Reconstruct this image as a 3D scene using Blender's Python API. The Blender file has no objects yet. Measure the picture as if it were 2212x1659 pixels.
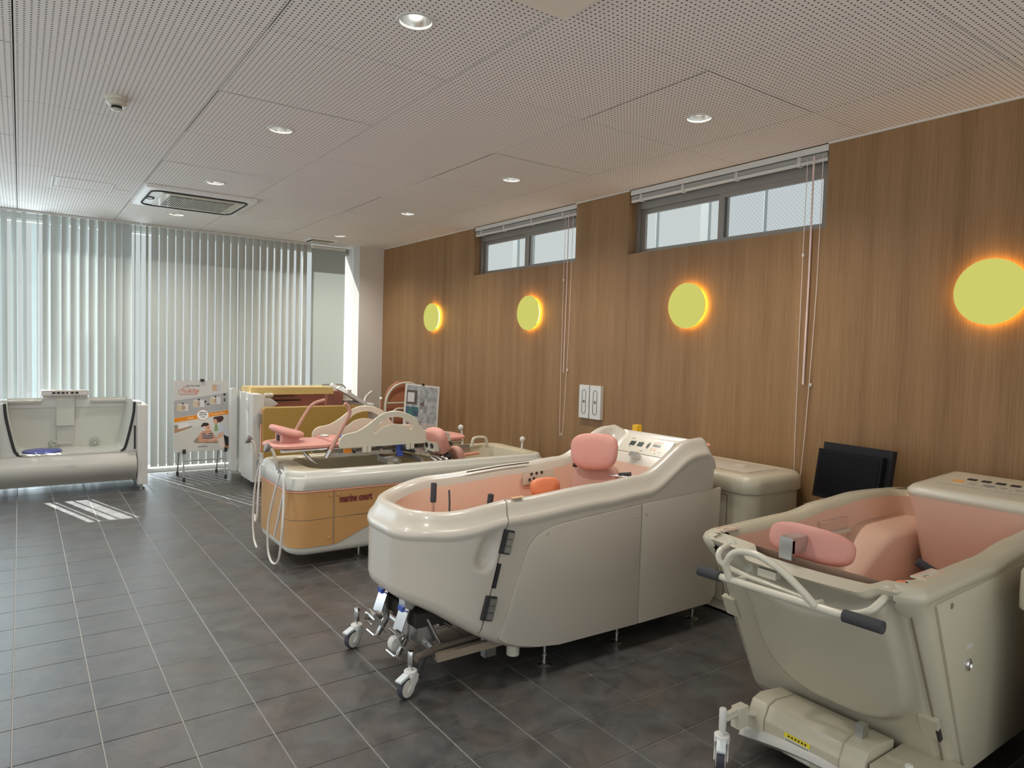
import bpy, bmesh, math, random
from mathutils import Vector, Matrix, noise
random.seed(7)
C = bpy.context.scene.collection
SC = bpy.context.scene
PI = math.pi
def R(d): return math.radians(d)

# ------------------------------------------------------------------ camera, sky, sun, exposure
cam = bpy.data.cameras.new('camera'); camo = bpy.data.objects.new('camera', cam); C.objects.link(camo)
yaw, pit, rol = 0.618893956, -0.0480288541, 0.0292332928
F = Vector((math.sin(yaw)*math.cos(pit), math.cos(yaw)*math.cos(pit), math.sin(pit)))
Rt = Vector((math.cos(yaw), -math.sin(yaw), 0)); U = Rt.cross(F)
R2 = Rt*math.cos(rol)+U*math.sin(rol); U2 = -Rt*math.sin(rol)+U*math.cos(rol)
CAM = Vector((0.0354, -3.1615, 1.6378))
camo.matrix_world = Matrix(((R2.x, U2.x, -F.x, CAM.x), (R2.y, U2.y, -F.y, CAM.y), (R2.z, U2.z, -F.z, CAM.z), (0, 0, 0, 1)))
cam.sensor_width = 36; cam.lens = 1492.243/2212*36; cam.clip_start = .05; cam.clip_end = 200
SC.camera = camo
w = bpy.data.worlds.new('world'); SC.world = w; w.use_nodes = True
bg = w.node_tree.nodes['Background']; bg.inputs[0].default_value = (.96, 1.0, 1.0, 1); bg.inputs[1].default_value = .64
sun = bpy.data.lights.new('sun', 'SUN'); sun.energy = 15.0; sun.angle = R(.4); sun.color = (1, .98, .94)
so = bpy.data.objects.new('sun', sun); C.objects.link(so)
so.rotation_euler = Vector((.30, -1.0, -1.12)).to_track_quat('-Z', 'Y').to_euler()
for nm, loc, rot, sx, sy, e, cl_ in (('fill_left', (-2.3, 1.4, 1.6), (0, R(-100), 0), 2.7, 10.5, 32, (1, 1, 1)), ('fill_rear', (.9, -4.2, 1.6), (R(100), 0, 0), 6.2, 2.7, 30, (1, .98, .94)), ('fill_back_left', (-1.33, 6.38, 1.5), (R(-90), 0, 0), 2.05, 2.8, 60, (.72, .87, 1)), ('fill_behind_blinds', (.45, 6.95, 1.6), (R(-90), 0, 0), 2.5, 3.0, 100, (.78, .90, 1))):  # added area fills brightening the room; last one makes the floor glare
    l = bpy.data.lights.new(nm, 'AREA'); l.shape = 'RECTANGLE'; l.size = sx; l.size_y = sy; l.energy = e; l.color = cl_
    lo = bpy.data.objects.new(nm, l); C.objects.link(lo); lo.location = loc; lo.rotation_euler = rot
SC.view_settings.view_transform = 'Standard'; SC.view_settings.look = 'None'
SC.view_settings.exposure = 0.0; SC.view_settings.gamma = 1.0
try: SC.view_settings.use_curve_mapping = False
except Exception: pass

# ------------------------------------------------------------------ materials
def srgb(r, g, b):
    f = lambda c: (c/255/12.92) if c/255 <= .04045 else ((c/255+.055)/1.055)**2.4
    return (f(r), f(g), f(b), 1)
def mat(name, col, rough=.5, metal=0, coat=0, noise_s=0, noise_a=.06, bump=0, bump_s=60, spec=.5):
    m = bpy.data.materials.new(name); m.use_nodes = True; nt = m.node_tree; p = nt.nodes['Principled BSDF']
    p.inputs['Base Color'].default_value = col if len(col) == 4 else (*col, 1)
    p.inputs['Roughness'].default_value = rough; p.inputs['Metallic'].default_value = metal
    p.inputs['Coat Weight'].default_value = coat; p.inputs['Coat Roughness'].default_value = .12
    p.inputs['Specular IOR Level'].default_value = spec
    tc = nt.nodes.new('ShaderNodeTexCoord')
    if noise_s:
        n = nt.nodes.new('ShaderNodeTexNoise'); n.inputs['Scale'].default_value = noise_s; n.inputs['Detail'].default_value = 4
        nt.links.new(tc.outputs['Object'], n.inputs['Vector'])
        mx = nt.nodes.new('ShaderNodeMix'); mx.data_type = 'RGBA'
        c = col[:3]; mx.inputs[6].default_value = (*[v*(1-noise_a*2) for v in c], 1); mx.inputs[7].default_value = (*[min(1, v*(1+noise_a*2)) for v in c], 1)
        nt.links.new(n.outputs['Fac'], mx.inputs[0]); nt.links.new(mx.outputs[2], p.inputs['Base Color'])
    if bump:
        n2 = nt.nodes.new('ShaderNodeTexNoise'); n2.inputs['Scale'].default_value = bump_s; n2.inputs['Detail'].default_value = 3
        nt.links.new(tc.outputs['Object'], n2.inputs['Vector'])
        b = nt.nodes.new('ShaderNodeBump'); b.inputs['Strength'].default_value = bump; b.inputs['Distance'].default_value = .002
        nt.links.new(n2.outputs['Fac'], b.inputs['Height']); nt.links.new(b.outputs[0], p.inputs['Normal'])
    return m
def emis(name, col, s):
    m = bpy.data.materials.new(name); m.use_nodes = True; nt = m.node_tree
    for n in list(nt.nodes): nt.nodes.remove(n)
    o = nt.nodes.new('ShaderNodeOutputMaterial'); e = nt.nodes.new('ShaderNodeEmission')
    e.inputs[0].default_value = (*col[:3], 1); e.inputs[1].default_value = s; nt.links.new(e.outputs[0], o.inputs[0]); return m

SHELL = mat('ivory_gelcoat', (.55, .51, .44), .32, coat=.35, noise_s=260, noise_a=.035)
SHELL2 = mat('cream_gelcoat', (.50, .465, .36), .34, coat=.3, noise_s=260, noise_a=.04)
WHITE = mat('white_plastic', (.66, .66, .63), .35)
CREAM = mat('cream_enamel', (.60, .57, .47), .3, coat=.3)
BASIN = mat('pink_gelcoat', (.70, .47, .36), .3, coat=.3, noise_s=300, noise_a=.04)
BASIN2 = mat('cream_basin', (.52, .47, .34), .35, coat=.2, noise_s=200, noise_a=.04)
GREYB = mat('grey_basin', (.58, .58, .52), .35, noise_s=150, noise_a=.03)
PINK = mat('pink_vinyl', (.62, .29, .24), .45, bump=.25, bump_s=300)
PINKD = mat('rose_vinyl', (.50, .27, .21), .5, bump=.2, bump_s=300)
ORANGEV = mat('orange_vinyl', (.72, .24, .11), .5, bump=.2, bump_s=300)
OCHRE = mat('ochre_panel', (.52, .29, .11), .4, coat=.15, noise_s=90, noise_a=.04)
OLIVE = mat('mustard_panel', (.40, .25, .06), .4, coat=.2, noise_s=90, noise_a=.04)
YELLOW = mat('yellow_lid', (.70, .52, .20), .35, coat=.2)
CHROME = mat('chrome', (.72, .72, .72), .16, 1)
STEEL = mat('brushed_steel', (.55, .55, .54), .34, 1)
ALU = mat('window_alloy', (.30, .28, .25), .45, .5)
BLACK = mat('black_rubber', (.025, .025, .027), .6)
FOAM = mat('charcoal_foam', (.045, .045, .05), .8, bump=.3, bump_s=200)
DARK = mat('dark_gap', (.03, .025, .02), .8)
SEAM = mat('seam_line', (.22, .18, .13), .7)
BLUE = mat('blue_plastic', (.05, .10, .45), .4)
NAVY = mat('navy_disc', (.07, .09, .36), .3)
ORNG = mat('orange_plastic', (.85, .28, .03), .4)
TYRE = mat('dark_tyre', (.05, .05, .07), .6)
GREYW = mat('grey_wheel', (.62, .60, .55), .4)
GLASSD = mat('dark_display', (.03, .05, .04), .2)
TV = mat('tv_black', (.008, .008, .009), .5, spec=.15)
PRINTB = mat('print_black', (.03, .03, .03), .6)
PRINTR = mat('print_maroon', (.16, .02, .03), .5)
PRINTO = mat('print_orange', (.75, .25, .05), .5)
LABELY = mat('label_yellow', (.80, .66, .03), .5)
LABELG = mat('label_grey', (.60, .60, .55), .5)
REDSEAL = mat('coral_trim', (.75, .35, .25), .5)
WOODB = mat('brown_board', (.42, .17, .09), .5)

def wood_mat():
    m = bpy.data.materials.new('wall_veneer'); m.use_nodes = True; nt = m.node_tree; L = nt.links; p = nt.nodes['Principled BSDF']
    tc = nt.nodes.new('ShaderNodeTexCoord'); mp = nt.nodes.new('ShaderNodeMapping'); mp.inputs['Scale'].default_value = (1, 1, .02)
    L.new(tc.outputs['Object'], mp.inputs[0])
    n = nt.nodes.new('ShaderNodeTexNoise'); n.inputs['Scale'].default_value = 120; n.inputs['Detail'].default_value = 6; n.inputs['Roughness'].default_value = .65
    n2 = nt.nodes.new('ShaderNodeTexNoise'); n2.inputs['Scale'].default_value = 9; n2.inputs['Detail'].default_value = 3
    L.new(mp.outputs[0], n.inputs['Vector']); L.new(mp.outputs[0], n2.inputs['Vector'])
    a = nt.nodes.new('ShaderNodeMath'); a.operation = 'MULTIPLY_ADD'; a.inputs[1].default_value = .45
    L.new(n2.outputs['Fac'], a.inputs[0]); 
    s = nt.nodes.new('ShaderNodeMath'); s.operation = 'MULTIPLY'; s.inputs[1].default_value = .55; L.new(n.outputs['Fac'], s.inputs[0]); L.new(s.outputs[0], a.inputs[2])
    r = nt.nodes.new('ShaderNodeValToRGB'); r.color_ramp.elements[0].position = .36; r.color_ramp.elements[0].color = (.21, .115, .046, 1)
    r.color_ramp.elements[1].position = .64; r.color_ramp.elements[1].color = (.34, .202, .096, 1)
    L.new(a.outputs[0], r.inputs[0]); L.new(r.outputs[0], p.inputs['Base Color'])
    p.inputs['Roughness'].default_value = .5; p.inputs['Specular IOR Level'].default_value = .35
    b = nt.nodes.new('ShaderNodeBump'); b.inputs['Strength'].default_value = .15; b.inputs['Distance'].default_value = .001
    L.new(n.outputs['Fac'], b.inputs['Height']); L.new(b.outputs[0], p.inputs['Normal']); return m
WOOD = wood_mat()
def tile_mat():
    m = bpy.data.materials.new('slate_tile'); m.use_nodes = True; nt = m.node_tree; L = nt.links; p = nt.nodes['Principled BSDF']
    tc = nt.nodes.new('ShaderNodeTexCoord'); ge = nt.nodes.new('ShaderNodeNewGeometry'); oi = nt.nodes.new('ShaderNodeObjectInfo')
    n = nt.nodes.new('ShaderNodeTexNoise'); n.inputs['Scale'].default_value = 7; n.inputs['Detail'].default_value = 8; n.inputs['Roughness'].default_value = .7; n.inputs['Distortion'].default_value = .6
    L.new(ge.outputs['Position'], n.inputs['Vector'])
    n3 = nt.nodes.new('ShaderNodeTexNoise'); n3.inputs['Scale'].default_value = 3; n3.inputs['Detail'].default_value = 4
    L.new(ge.outputs['Position'], n3.inputs['Vector'])
    r = nt.nodes.new('ShaderNodeValToRGB'); r.color_ramp.elements[0].position = .3; r.color_ramp.elements[0].color = (.028, .029, .030, 1)
    r.color_ramp.elements[1].position = .75; r.color_ramp.elements[1].color = (.100, .100, .098, 1)
    L.new(n.outputs['Fac'], r.inputs[0])
    r2 = nt.nodes.new('ShaderNodeValToRGB'); r2.color_ramp.elements[0].position = .45; r2.color_ramp.elements[0].color = (1, 1, 1, 1)
    r2.color_ramp.elements[1].position = .65; r2.color_ramp.elements[1].color = (1.1, .92, .82, 1)
    L.new(n3.outputs['Fac'], r2.inputs[0])
    mx = nt.nodes.new('ShaderNodeMix'); mx.data_type = 'RGBA'; mx.blend_type = 'MULTIPLY'; mx.inputs[0].default_value = 1
    L.new(r.outputs[0], mx.inputs[6]); L.new(r2.outputs[0], mx.inputs[7]); L.new(mx.outputs[2], p.inputs['Base Color'])
    n2 = nt.nodes.new('ShaderNodeTexNoise'); n2.inputs['Scale'].default_value = 38; n2.inputs['Detail'].default_value = 6
    L.new(ge.outputs['Position'], n2.inputs['Vector'])
    b = nt.nodes.new('ShaderNodeBump'); b.inputs['Strength'].default_value = .3; b.inputs['Distance'].default_value = .003
    L.new(n2.outputs['Fac'], b.inputs['Height']); L.new(b.outputs[0], p.inputs['Normal'])
    mr = nt.nodes.new('ShaderNodeMapRange'); mr.inputs[3].default_value = .28; mr.inputs[4].default_value = .46; L.new(n.outputs['Fac'], mr.inputs[0]); L.new(mr.outputs[0], p.inputs['Roughness'])
    p.inputs['Specular IOR Level'].default_value = 1.0; return m
TILE = tile_mat()
GROUT = mat('grout', (.36, .35, .33), .8, noise_s=40)
def ceil_mat():
    m = bpy.data.materials.new('perforated_board'); m.use_nodes = True; nt = m.node_tree; L = nt.links; p = nt.nodes['Principled BSDF']
    ge = nt.nodes.new('ShaderNodeNewGeometry')
    def vm(op, a=None, b=None, bv=None):
        n = nt.nodes.new('ShaderNodeVectorMath'); n.operation = op
        if a is not None: L.new(a, n.inputs[0])
        if b is not None: L.new(b, n.inputs[1])
        if bv is not None: n.inputs[1].default_value = bv
        return n.outputs[0] if op not in ('LENGTH', 'DISTANCE') else n.outputs['Value']
    P_ = .0257
    v = vm('SUBTRACT', ge.outputs['Position'], bv=(.015, .068, 0))
    v = vm('SCALE', v); nt.nodes[-1].inputs[3].default_value = 1/P_
    v = vm('FRACTION', v); v = vm('SUBTRACT', v, bv=(.5, .5, 0)); v = vm('MULTIPLY', v, bv=(1, 1, 0)); d = vm('LENGTH', v)
    mr = nt.nodes.new('ShaderNodeMapRange'); mr.inputs[1].default_value = .15; mr.inputs[2].default_value = .21; L.new(d, mr.inputs[0])
    nz = nt.nodes.new('ShaderNodeTexNoise'); nz.inputs['Scale'].default_value = 2.2; L.new(ge.outputs['Position'], nz.inputs['Vector'])
    mx = nt.nodes.new('ShaderNodeMix'); mx.data_type = 'RGBA'; mx.inputs[6].default_value = (.07, .05, .04, 1); mx.inputs[7].default_value = (.84, .81, .78, 1)
    L.new(mr.outputs[0], mx.inputs[0]); L.new(mx.outputs[2], p.inputs['Base Color']); p.inputs['Roughness'].default_value = .9
    p.inputs['Specular IOR Level'].default_value = .2; return m
PERF = ceil_mat()
CEILW = mat('ceiling_white', (.55, .53, .50), .9)
WALLW = mat('white_wallpaper', (.62, .60, .58), .85, bump=.3, bump_s=400)
def slat_mat():
    m = bpy.data.materials.new('blind_fabric'); m.use_nodes = True; nt = m.node_tree; L = nt.links
    for n in list(nt.nodes): nt.nodes.remove(n)
    o = nt.nodes.new('ShaderNodeOutputMaterial'); a = nt.nodes.new('ShaderNodeBsdfDiffuse'); b = nt.nodes.new('ShaderNodeBsdfTranslucent'); x = nt.nodes.new('ShaderNodeMixShader')
    a.inputs[0].default_value = (.46, .48, .46, 1); b.inputs[0].default_value = (.66, .70, .66, 1); x.inputs[0].default_value = .03
    L.new(a.outputs[0], x.inputs[1]); L.new(b.outputs[0], x.inputs[2]); L.new(x.outputs[0], o.inputs[0]); return m
SLAT = slat_mat()
def glass_mat(name, tint, fr=.06):
    m = bpy.data.materials.new(name); m.use_nodes = True; nt = m.node_tree; L = nt.links
    for n in list(nt.nodes): nt.nodes.remove(n)
    o = nt.nodes.new('ShaderNodeOutputMaterial'); a = nt.nodes.new('ShaderNodeBsdfTransparent'); b = nt.nodes.new('ShaderNodeBsdfGlossy'); x = nt.nodes.new('ShaderNodeMixShader')
    a.inputs[0].default_value = (*tint, 1); b.inputs['Roughness'].default_value = .03; x.inputs[0].default_value = fr
    L.new(a.outputs[0], x.inputs[1]); L.new(b.outputs[0], x.inputs[2]); L.new(x.outputs[0], o.inputs[0]); return m
GLASS = glass_mat('clear_glass', (.98, 1, 1), .02)
def wired_mat():
    m = glass_mat('wired_glass', (.97, .99, 1), .02); nt = m.node_tree; L = nt.links
    ge = nt.nodes.new('ShaderNodeNewGeometry'); mp = nt.nodes.new('ShaderNodeMapping'); mp.inputs['Rotation'].default_value = (R(45), 0, 0)
    L.new(ge.outputs['Position'], mp.inputs[0]); s = nt.nodes.new('ShaderNodeSeparateXYZ'); L.new(mp.outputs[0], s.inputs[0])
    outs = []
    for k in (1, 2):
        a = nt.nodes.new('ShaderNodeMath'); a.operation = 'PINGPONG'; a.inputs[1].default_value = .011; L.new(s.outputs[k], a.inputs[0])
        c = nt.nodes.new('ShaderNodeMath'); c.operation = 'LESS_THAN'; c.inputs[1].default_value = .0009; L.new(a.outputs[0], c.inputs[0]); outs.append(c.outputs[0])
    mxm = nt.nodes.new('ShaderNodeMath'); mxm.operation = 'MAXIMUM'; L.new(outs[0], mxm.inputs[0]); L.new(outs[1], mxm.inputs[1])
    mx = nt.nodes.new('ShaderNodeMix'); mx.data_type = 'RGBA'; mx.inputs[6].default_value = (.97, .99, 1, 1); mx.inputs[7].default_value = (.72, .80, .84, 1)
    L.new(mxm.outputs[0], mx.inputs[0])
    for n in nt.nodes:
        if n.type == 'BSDF_TRANSPARENT': L.new(mx.outputs[2], n.inputs[0])
    return m
WIRED = wired_mat()

# ------------------------------------------------------------------ helpers
def empty(name, label, cat, loc=(0, 0, 0), rz=0, group=None):
    o = bpy.data.objects.new(name, None); C.objects.link(o); o.location = loc; o.rotation_euler = (0, 0, rz); o.empty_display_size = .1
    o['label'] = label; o['category'] = cat
    if group: o['group'] = group
    return o
def tag(o, label, cat, group=None):
    o['label'] = label; o['category'] = cat
    if group: o['group'] = group
    return o
def link(name, me, m=None, parent=None):
    o = bpy.data.objects.new(name, me); C.objects.link(o)
    if m is not None and not me.materials: me.materials.append(m)
    if parent is not None:
        o.parent = parent; q = parent.matrix_basis.copy(); ch_ = parent
        while ch_.parent: q = ch_.parent.matrix_basis @ ch_.matrix_parent_inverse @ q; ch_ = ch_.parent
        o.matrix_parent_inverse = q.inverted()
    return o
def fin(bm, name, m, parent=None, smooth=None, bevel=0, seg=2, struct=False, label=None):
    if bevel:
        es = [e for e in bm.edges if len(e.link_faces) == 2 and e.calc_face_angle(0) > R(30)]
        bmesh.ops.bevel(bm, geom=es, offset=bevel, segments=seg, affect='EDGES', profile=.6, clamp_overlap=True)
    me = bpy.data.meshes.new(name); bm.to_mesh(me); bm.free()
    ang = 40 if smooth is None else smooth
    if ang: 
        for p in me.polygons: p.use_smooth = True
        if ang < 180: me.set_sharp_from_angle(angle=R(ang))
    o = link(name, me, m, parent)
    if struct: o['kind'] = 'structure'
    if label: o['label'] = label
    return o
def NB(): return bmesh.new()
def abox(bm, lo, hi, M=None):
    vs = []
    for z in (lo[2], hi[2]):
        for x, y in ((lo[0], lo[1]), (hi[0], lo[1]), (hi[0], hi[1]), (lo[0], hi[1])):
            p = Vector((x, y, z)); vs.append(bm.verts.new(M @ p if M else p))
    for f in ((3, 2, 1, 0), (4, 5, 6, 7), (0, 1, 5, 4), (1, 2, 6, 5), (2, 3, 7, 6), (3, 0, 4, 7)): bm.faces.new([vs[i] for i in f])
    return vs
def box(name, lo, hi, m, parent=None, bevel=.004, M=None, struct=False, label=None, seg=2):
    bm = NB(); abox(bm, lo, hi, M); return fin(bm, name, m, parent, bevel=bevel, struct=struct, label=label, seg=seg)
def catmull(pts, n=8, closed=False):
    P = [Vector(p) for p in pts]; out = []
    N = len(P); rng = range(N if closed else N-1)
    for i in rng:
        p0 = P[(i-1) % N] if closed or i > 0 else P[0]*2-P[1]
        p1 = P[i]; p2 = P[(i+1) % N]
        p3 = P[(i+2) % N] if closed or i+2 < N else P[-1]*2-P[-2]
        for k in range(n):
            t = k/n; out.append(.5*((2*p1)+(p2-p0)*t+(2*p0-5*p1+4*p2-p3)*t*t+(-p0+3*p1-3*p2+p3)*t**3))
    if not closed: out.append(P[-1])
    return out
def atube(bm, pts, r, seg=10, closed=False, cap=True, rs=None):
    P = [Vector(p) for p in pts]; N = len(P); rings = []; up = None
    for i in range(N):
        if closed: t = (P[(i+1) % N]-P[i-1])
        else: t = (P[min(i+1, N-1)]-P[max(i-1, 0)])
        if t.length < 1e-9: t = Vector((0, 0, 1))
        t.normalize()
        if up is None:
            up = Vector((0, 0, 1)) if abs(t.z) < .9 else Vector((1, 0, 0))
        n = (up-t*up.dot(t)); 
        if n.length < 1e-6: n = t.orthogonal()
        n.normalize(); up = n; b = t.cross(n); rr = rs[i] if rs else r
        rings.append([bm.verts.new(P[i]+n*math.cos(2*PI*k/seg)*rr+b*math.sin(2*PI*k/seg)*rr) for k in range(seg)])
    for i in range(N if closed else N-1):
        a, b = rings[i], rings[(i+1) % N]
        for k in range(seg): bm.faces.new((a[k], a[(k+1) % seg], b[(k+1) % seg], b[k]))
    if cap and not closed:
        bm.faces.new(list(reversed(rings[0]))); bm.faces.new(rings[-1])
def tube(name, pts, r, m, parent=None, seg=10, closed=False, rs=None, label=None, sm=None):
    bm = NB(); atube(bm, pts, r, seg, closed, rs=rs); return fin(bm, name, m, parent, smooth=50, label=label)
def alathe(bm, prof, M=None, seg=32, capa=True, capb=True):
    M = M or Matrix(); rings = []
    for r, z in prof: rings.append([bm.verts.new(M @ Vector((r*math.cos(2*PI*k/seg), r*math.sin(2*PI*k/seg), z))) for k in range(seg)])
    for a, b in zip(rings, rings[1:]):
        for k in range(seg): bm.faces.new((a[k], a[(k+1) % seg], b[(k+1) % seg], b[k]))
    if capa: bm.faces.new(list(reversed(rings[0])))
    if capb: bm.faces.new(rings[-1])
def lathe(name, prof, m, parent=None, M=None, seg=32, capa=True, capb=True, label=None, smooth=35):
    bm = NB(); alathe(bm, prof, M, seg, capa, capb); return fin(bm, name, m, parent, smooth=smooth, label=label)
def aprism(bm, poly, ax, a, b):
    # poly 2D points; ax = extrusion axis; other axes in order
    def P(p, t):
        l = [p[0], p[1]]; l.insert(ax, t); return Vector(l)
    A = [bm.verts.new(P(p, a)) for p in poly]; B = [bm.verts.new(P(p, b)) for p in poly]; n = len(poly)
    bm.faces.new(A); bm.faces.new(list(reversed(B)))
    for i in range(n): bm.faces.new((A[(i+1) % n], A[i], B[i], B[(i+1) % n]))
def prism(name, poly, ax, a, b, m, parent=None, bevel=.003, smooth=35, struct=False, label=None, seg=2):
    bm = NB(); aprism(bm, poly, ax, a, b); bmesh.ops.recalc_face_normals(bm, faces=bm.faces)
    return fin(bm, name, m, parent, bevel=bevel, smooth=smooth, struct=struct, label=label, seg=seg)
def roundpoly(pts, rad, n=5):
    out = []; N = len(pts)
    for i in range(N):
        p = Vector(pts[i]); a = Vector(pts[i-1]); b = Vector(pts[(i+1) % N]); r = rad[i] if isinstance(rad, (list, tuple)) else rad
        if r <= 0: out.append((p.x, p.y)); continue
        u = (a-p); v = (b-p); ul, vl = u.length, v.length; u.normalize(); v.normalize(); r = min(r, ul*.49, vl*.49)
        s, e = p+u*r, p+v*r
        for k in range(n+1):
            t = k/n; q = s*(1-t)**2+p*2*t*(1-t)+e*t*t; out.append((q.x, q.y))
    return out
def lerp(a, b, t): return a+(b-a)*t
def pl(x, tab):
    if x <= tab[0][0]: return tab[0][1]
    for (a, b), (c, d) in zip(tab, tab[1:]):
        if x <= c: t = (x-a)/(c-a); return b+(d-b)*t
    return tab[-1][1]
def spl(x, tab):
    if x <= tab[0][0]: return tab[0][1]
    for (a, b), (c, d) in zip(tab, tab[1:]):
        if x <= c: t = (x-a)/(c-a); t = t*t*(3-2*t); return b+(d-b)*t
    return tab[-1][1]
def sst(a, b, x):
    t = max(0, min(1, (x-a)/(b-a))); return t*t*(3-2*t)
def rrect(x0, x1, y0, y1, radii, seg=8, nx=20, ny=8):
    """rounded rectangle, counter-clockwise from (x1,y0) corner. radii = (rx,ry) for corners (x1,y0),(x1,y1),(x0,y1),(x0,y0)"""
    pts = []
    cs = [(x1, y0, -1, 1), (x1, y1, -1, -1), (x0, y1, 1, -1), (x0, y0, 1, 1)]
    st = [-90, 0, 90, 180]; arcs = []
    for (cx, cy, sx, sy), (rx, ry), a0 in zip(cs, radii, st):
        ox, oy = cx+sx*rx, cy+sy*ry
        arcs.append([(ox+rx*math.cos(R(a0+90*k/seg)), oy+ry*math.sin(R(a0+90*k/seg))) for k in range(seg+1)])
    ns = [ny, nx, ny, nx]
    for i in range(4):
        pts += arcs[i]; a = arcs[i][-1]; b = arcs[(i+1) % 4][0]
        for k in range(1, ns[i]): t = k/ns[i]; pts.append((lerp(a[0], b[0], t), lerp(a[1], b[1], t)))
    return pts
def loft(bm, rings, capa=False, capb=False):
    V = [[bm.verts.new(p) for p in r] for r in rings]; n = len(V[0])
    for a, b in zip(V, V[1:]):
        for k in range(n): bm.faces.new((a[k], a[(k+1) % n], b[(k+1) % n], b[k]))
    if capa: bm.faces.new(list(reversed(V[0])))
    if capb: bm.faces.new(V[-1])
    return V
def text(name, s, size, m, parent, M, ext=.0006, sx=1.0, label=None, bold=0):
    cu = bpy.data.curves.new('t', 'FONT'); cu.body = s; cu.size = size; cu.extrude = ext; cu.offset = bold; cu.resolution_u = 3
    o = bpy.data.objects.new('t', cu); C.objects.link(o); dg = bpy.context.evaluated_depsgraph_get(); dg.update()
    me = bpy.data.meshes.new_from_object(o.evaluated_get(dg)); bpy.data.objects.remove(o); me.name = name
    me.transform(M @ Matrix.Diagonal((sx, 1, 1, 1))); me.materials.clear()
    return link(name, me, m, parent, ) 
def frame_m(o, ex, ey):
    ex = Vector(ex).normalized(); ey = Vector(ey); ey = (ey-ex*ey.dot(ex)).normalized(); ez = ex.cross(ey); o = Vector(o)
    return Matrix(((ex.x, ey.x, ez.x, o.x), (ex.y, ey.y, ez.y, o.y), (ex.z, ey.z, ez.z, o.z), (0, 0, 0, 1)))
def pad(name, M, w, h, t, m, parent, ex=2.6, bulge=.3, curve=0, n=20, label=None, taper=0):
    """upholstered cushion: superellipse outline w x h, thickness t, in local XY, thickness along Z"""
    bm = NB(); rings = []
    N = 40
    def outl(s, z):
        r = []
        for k in range(N):
            a = 2*PI*k/N; c, d = math.cos(a), math.sin(a)
            x = math.copysign(abs(c)**(2/ex), c)*w/2*s; y = math.copysign(abs(d)**(2/ex), d)*h/2*s
            x *= 1+taper*y/h
            zz = z+curve*((x/(w/2))**2)
            r.append(M @ Vector((x, y, zz)))
        return r
    prof = [(.25, -.5), (.6, -.5), (.86, -.47), (.95, -.36), (1, -.12), (1, .12), (.95, .36), (.84, .5), (.6, .5+bulge*.25), (.25, .5+bulge*.35)]
    for s, z in prof: rings.append(outl(s, z*t))
    loft(bm, rings, True, True); return fin(bm, name, m, parent, smooth=60, label=label)

# ------------------------------------------------------------------ room
TX, TY = .3, .30451
W, H, D = 4.3, 3.04, 6.3
fl = box('floor', (-2.4, -4.3, -.06), (W+.2, 6.9, -.0035), GROUT, struct=True, bevel=0)
def tile_mesh(wx, wy, key={}):
    k = (round(wx, 3), round(wy, 3))
    if k not in key:
        bm = NB(); abox(bm, (0, 0, -.012), (wx, wy, 0))
        es = [e for e in bm.edges if all(v.co.z > -.001 for v in e.verts)]
        bmesh.ops.bevel(bm, geom=es, offset=.0012, segments=1, affect='EDGES')
        me = bpy.data.meshes.new('tile'); bm.to_mesh(me); bm.free(); me.materials.append(TILE); key[k] = me
    return key[k]
tiles = []
for i in range(-8, 15):
    for j in range(-14, 22):
        x0, y0 = i*TX, j*TY; x1, y1 = min(x0+TX, W), y0+TY
        if y0 > 6.55: continue
        c = Vector(((x0+x1)/2, (y0+y1)/2, 0)); d = c-CAM; zf = d.dot(F)
        px = 1106+1492*d.dot(R2)/zf if zf > .1 else -9999; py = 829-1492*d.dot(U2)/zf if zf > .1 else 9999
        vis = zf > .1 and -120 < px < 2330 and py < 1780
        hid = (1.9 < c.x < 3.4 and -.25 < c.y < .35) or (c.x > 2.9 and c.y < -1.3) or (1.9 < c.x and 1.9 < c.y) or c.y > 6.3 or c.x > 3.8
        tiles.append(((0 if vis and not hid else 1), d.length, x0, y0, x1, y1))
tiles.sort(); g = .0026
rest = NB()
for k, (v, d, x0, y0, x1, y1) in enumerate(tiles):
    if x1-x0 < .05: x1 = x0+.095
    if k < 298:
        o = link('tile', tile_mesh(x1-x0-2*g, y1-y0-2*g), None, fl); o.location = (x0+g, y0+g, 0)
    else: abox(rest, (x0+g, y0+g, -.012), (x1-g, y1-g, 0))
o = fin(rest, 'distant_tiles', TILE, fl, smooth=0); o['kind'] = 'stuff'

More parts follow.
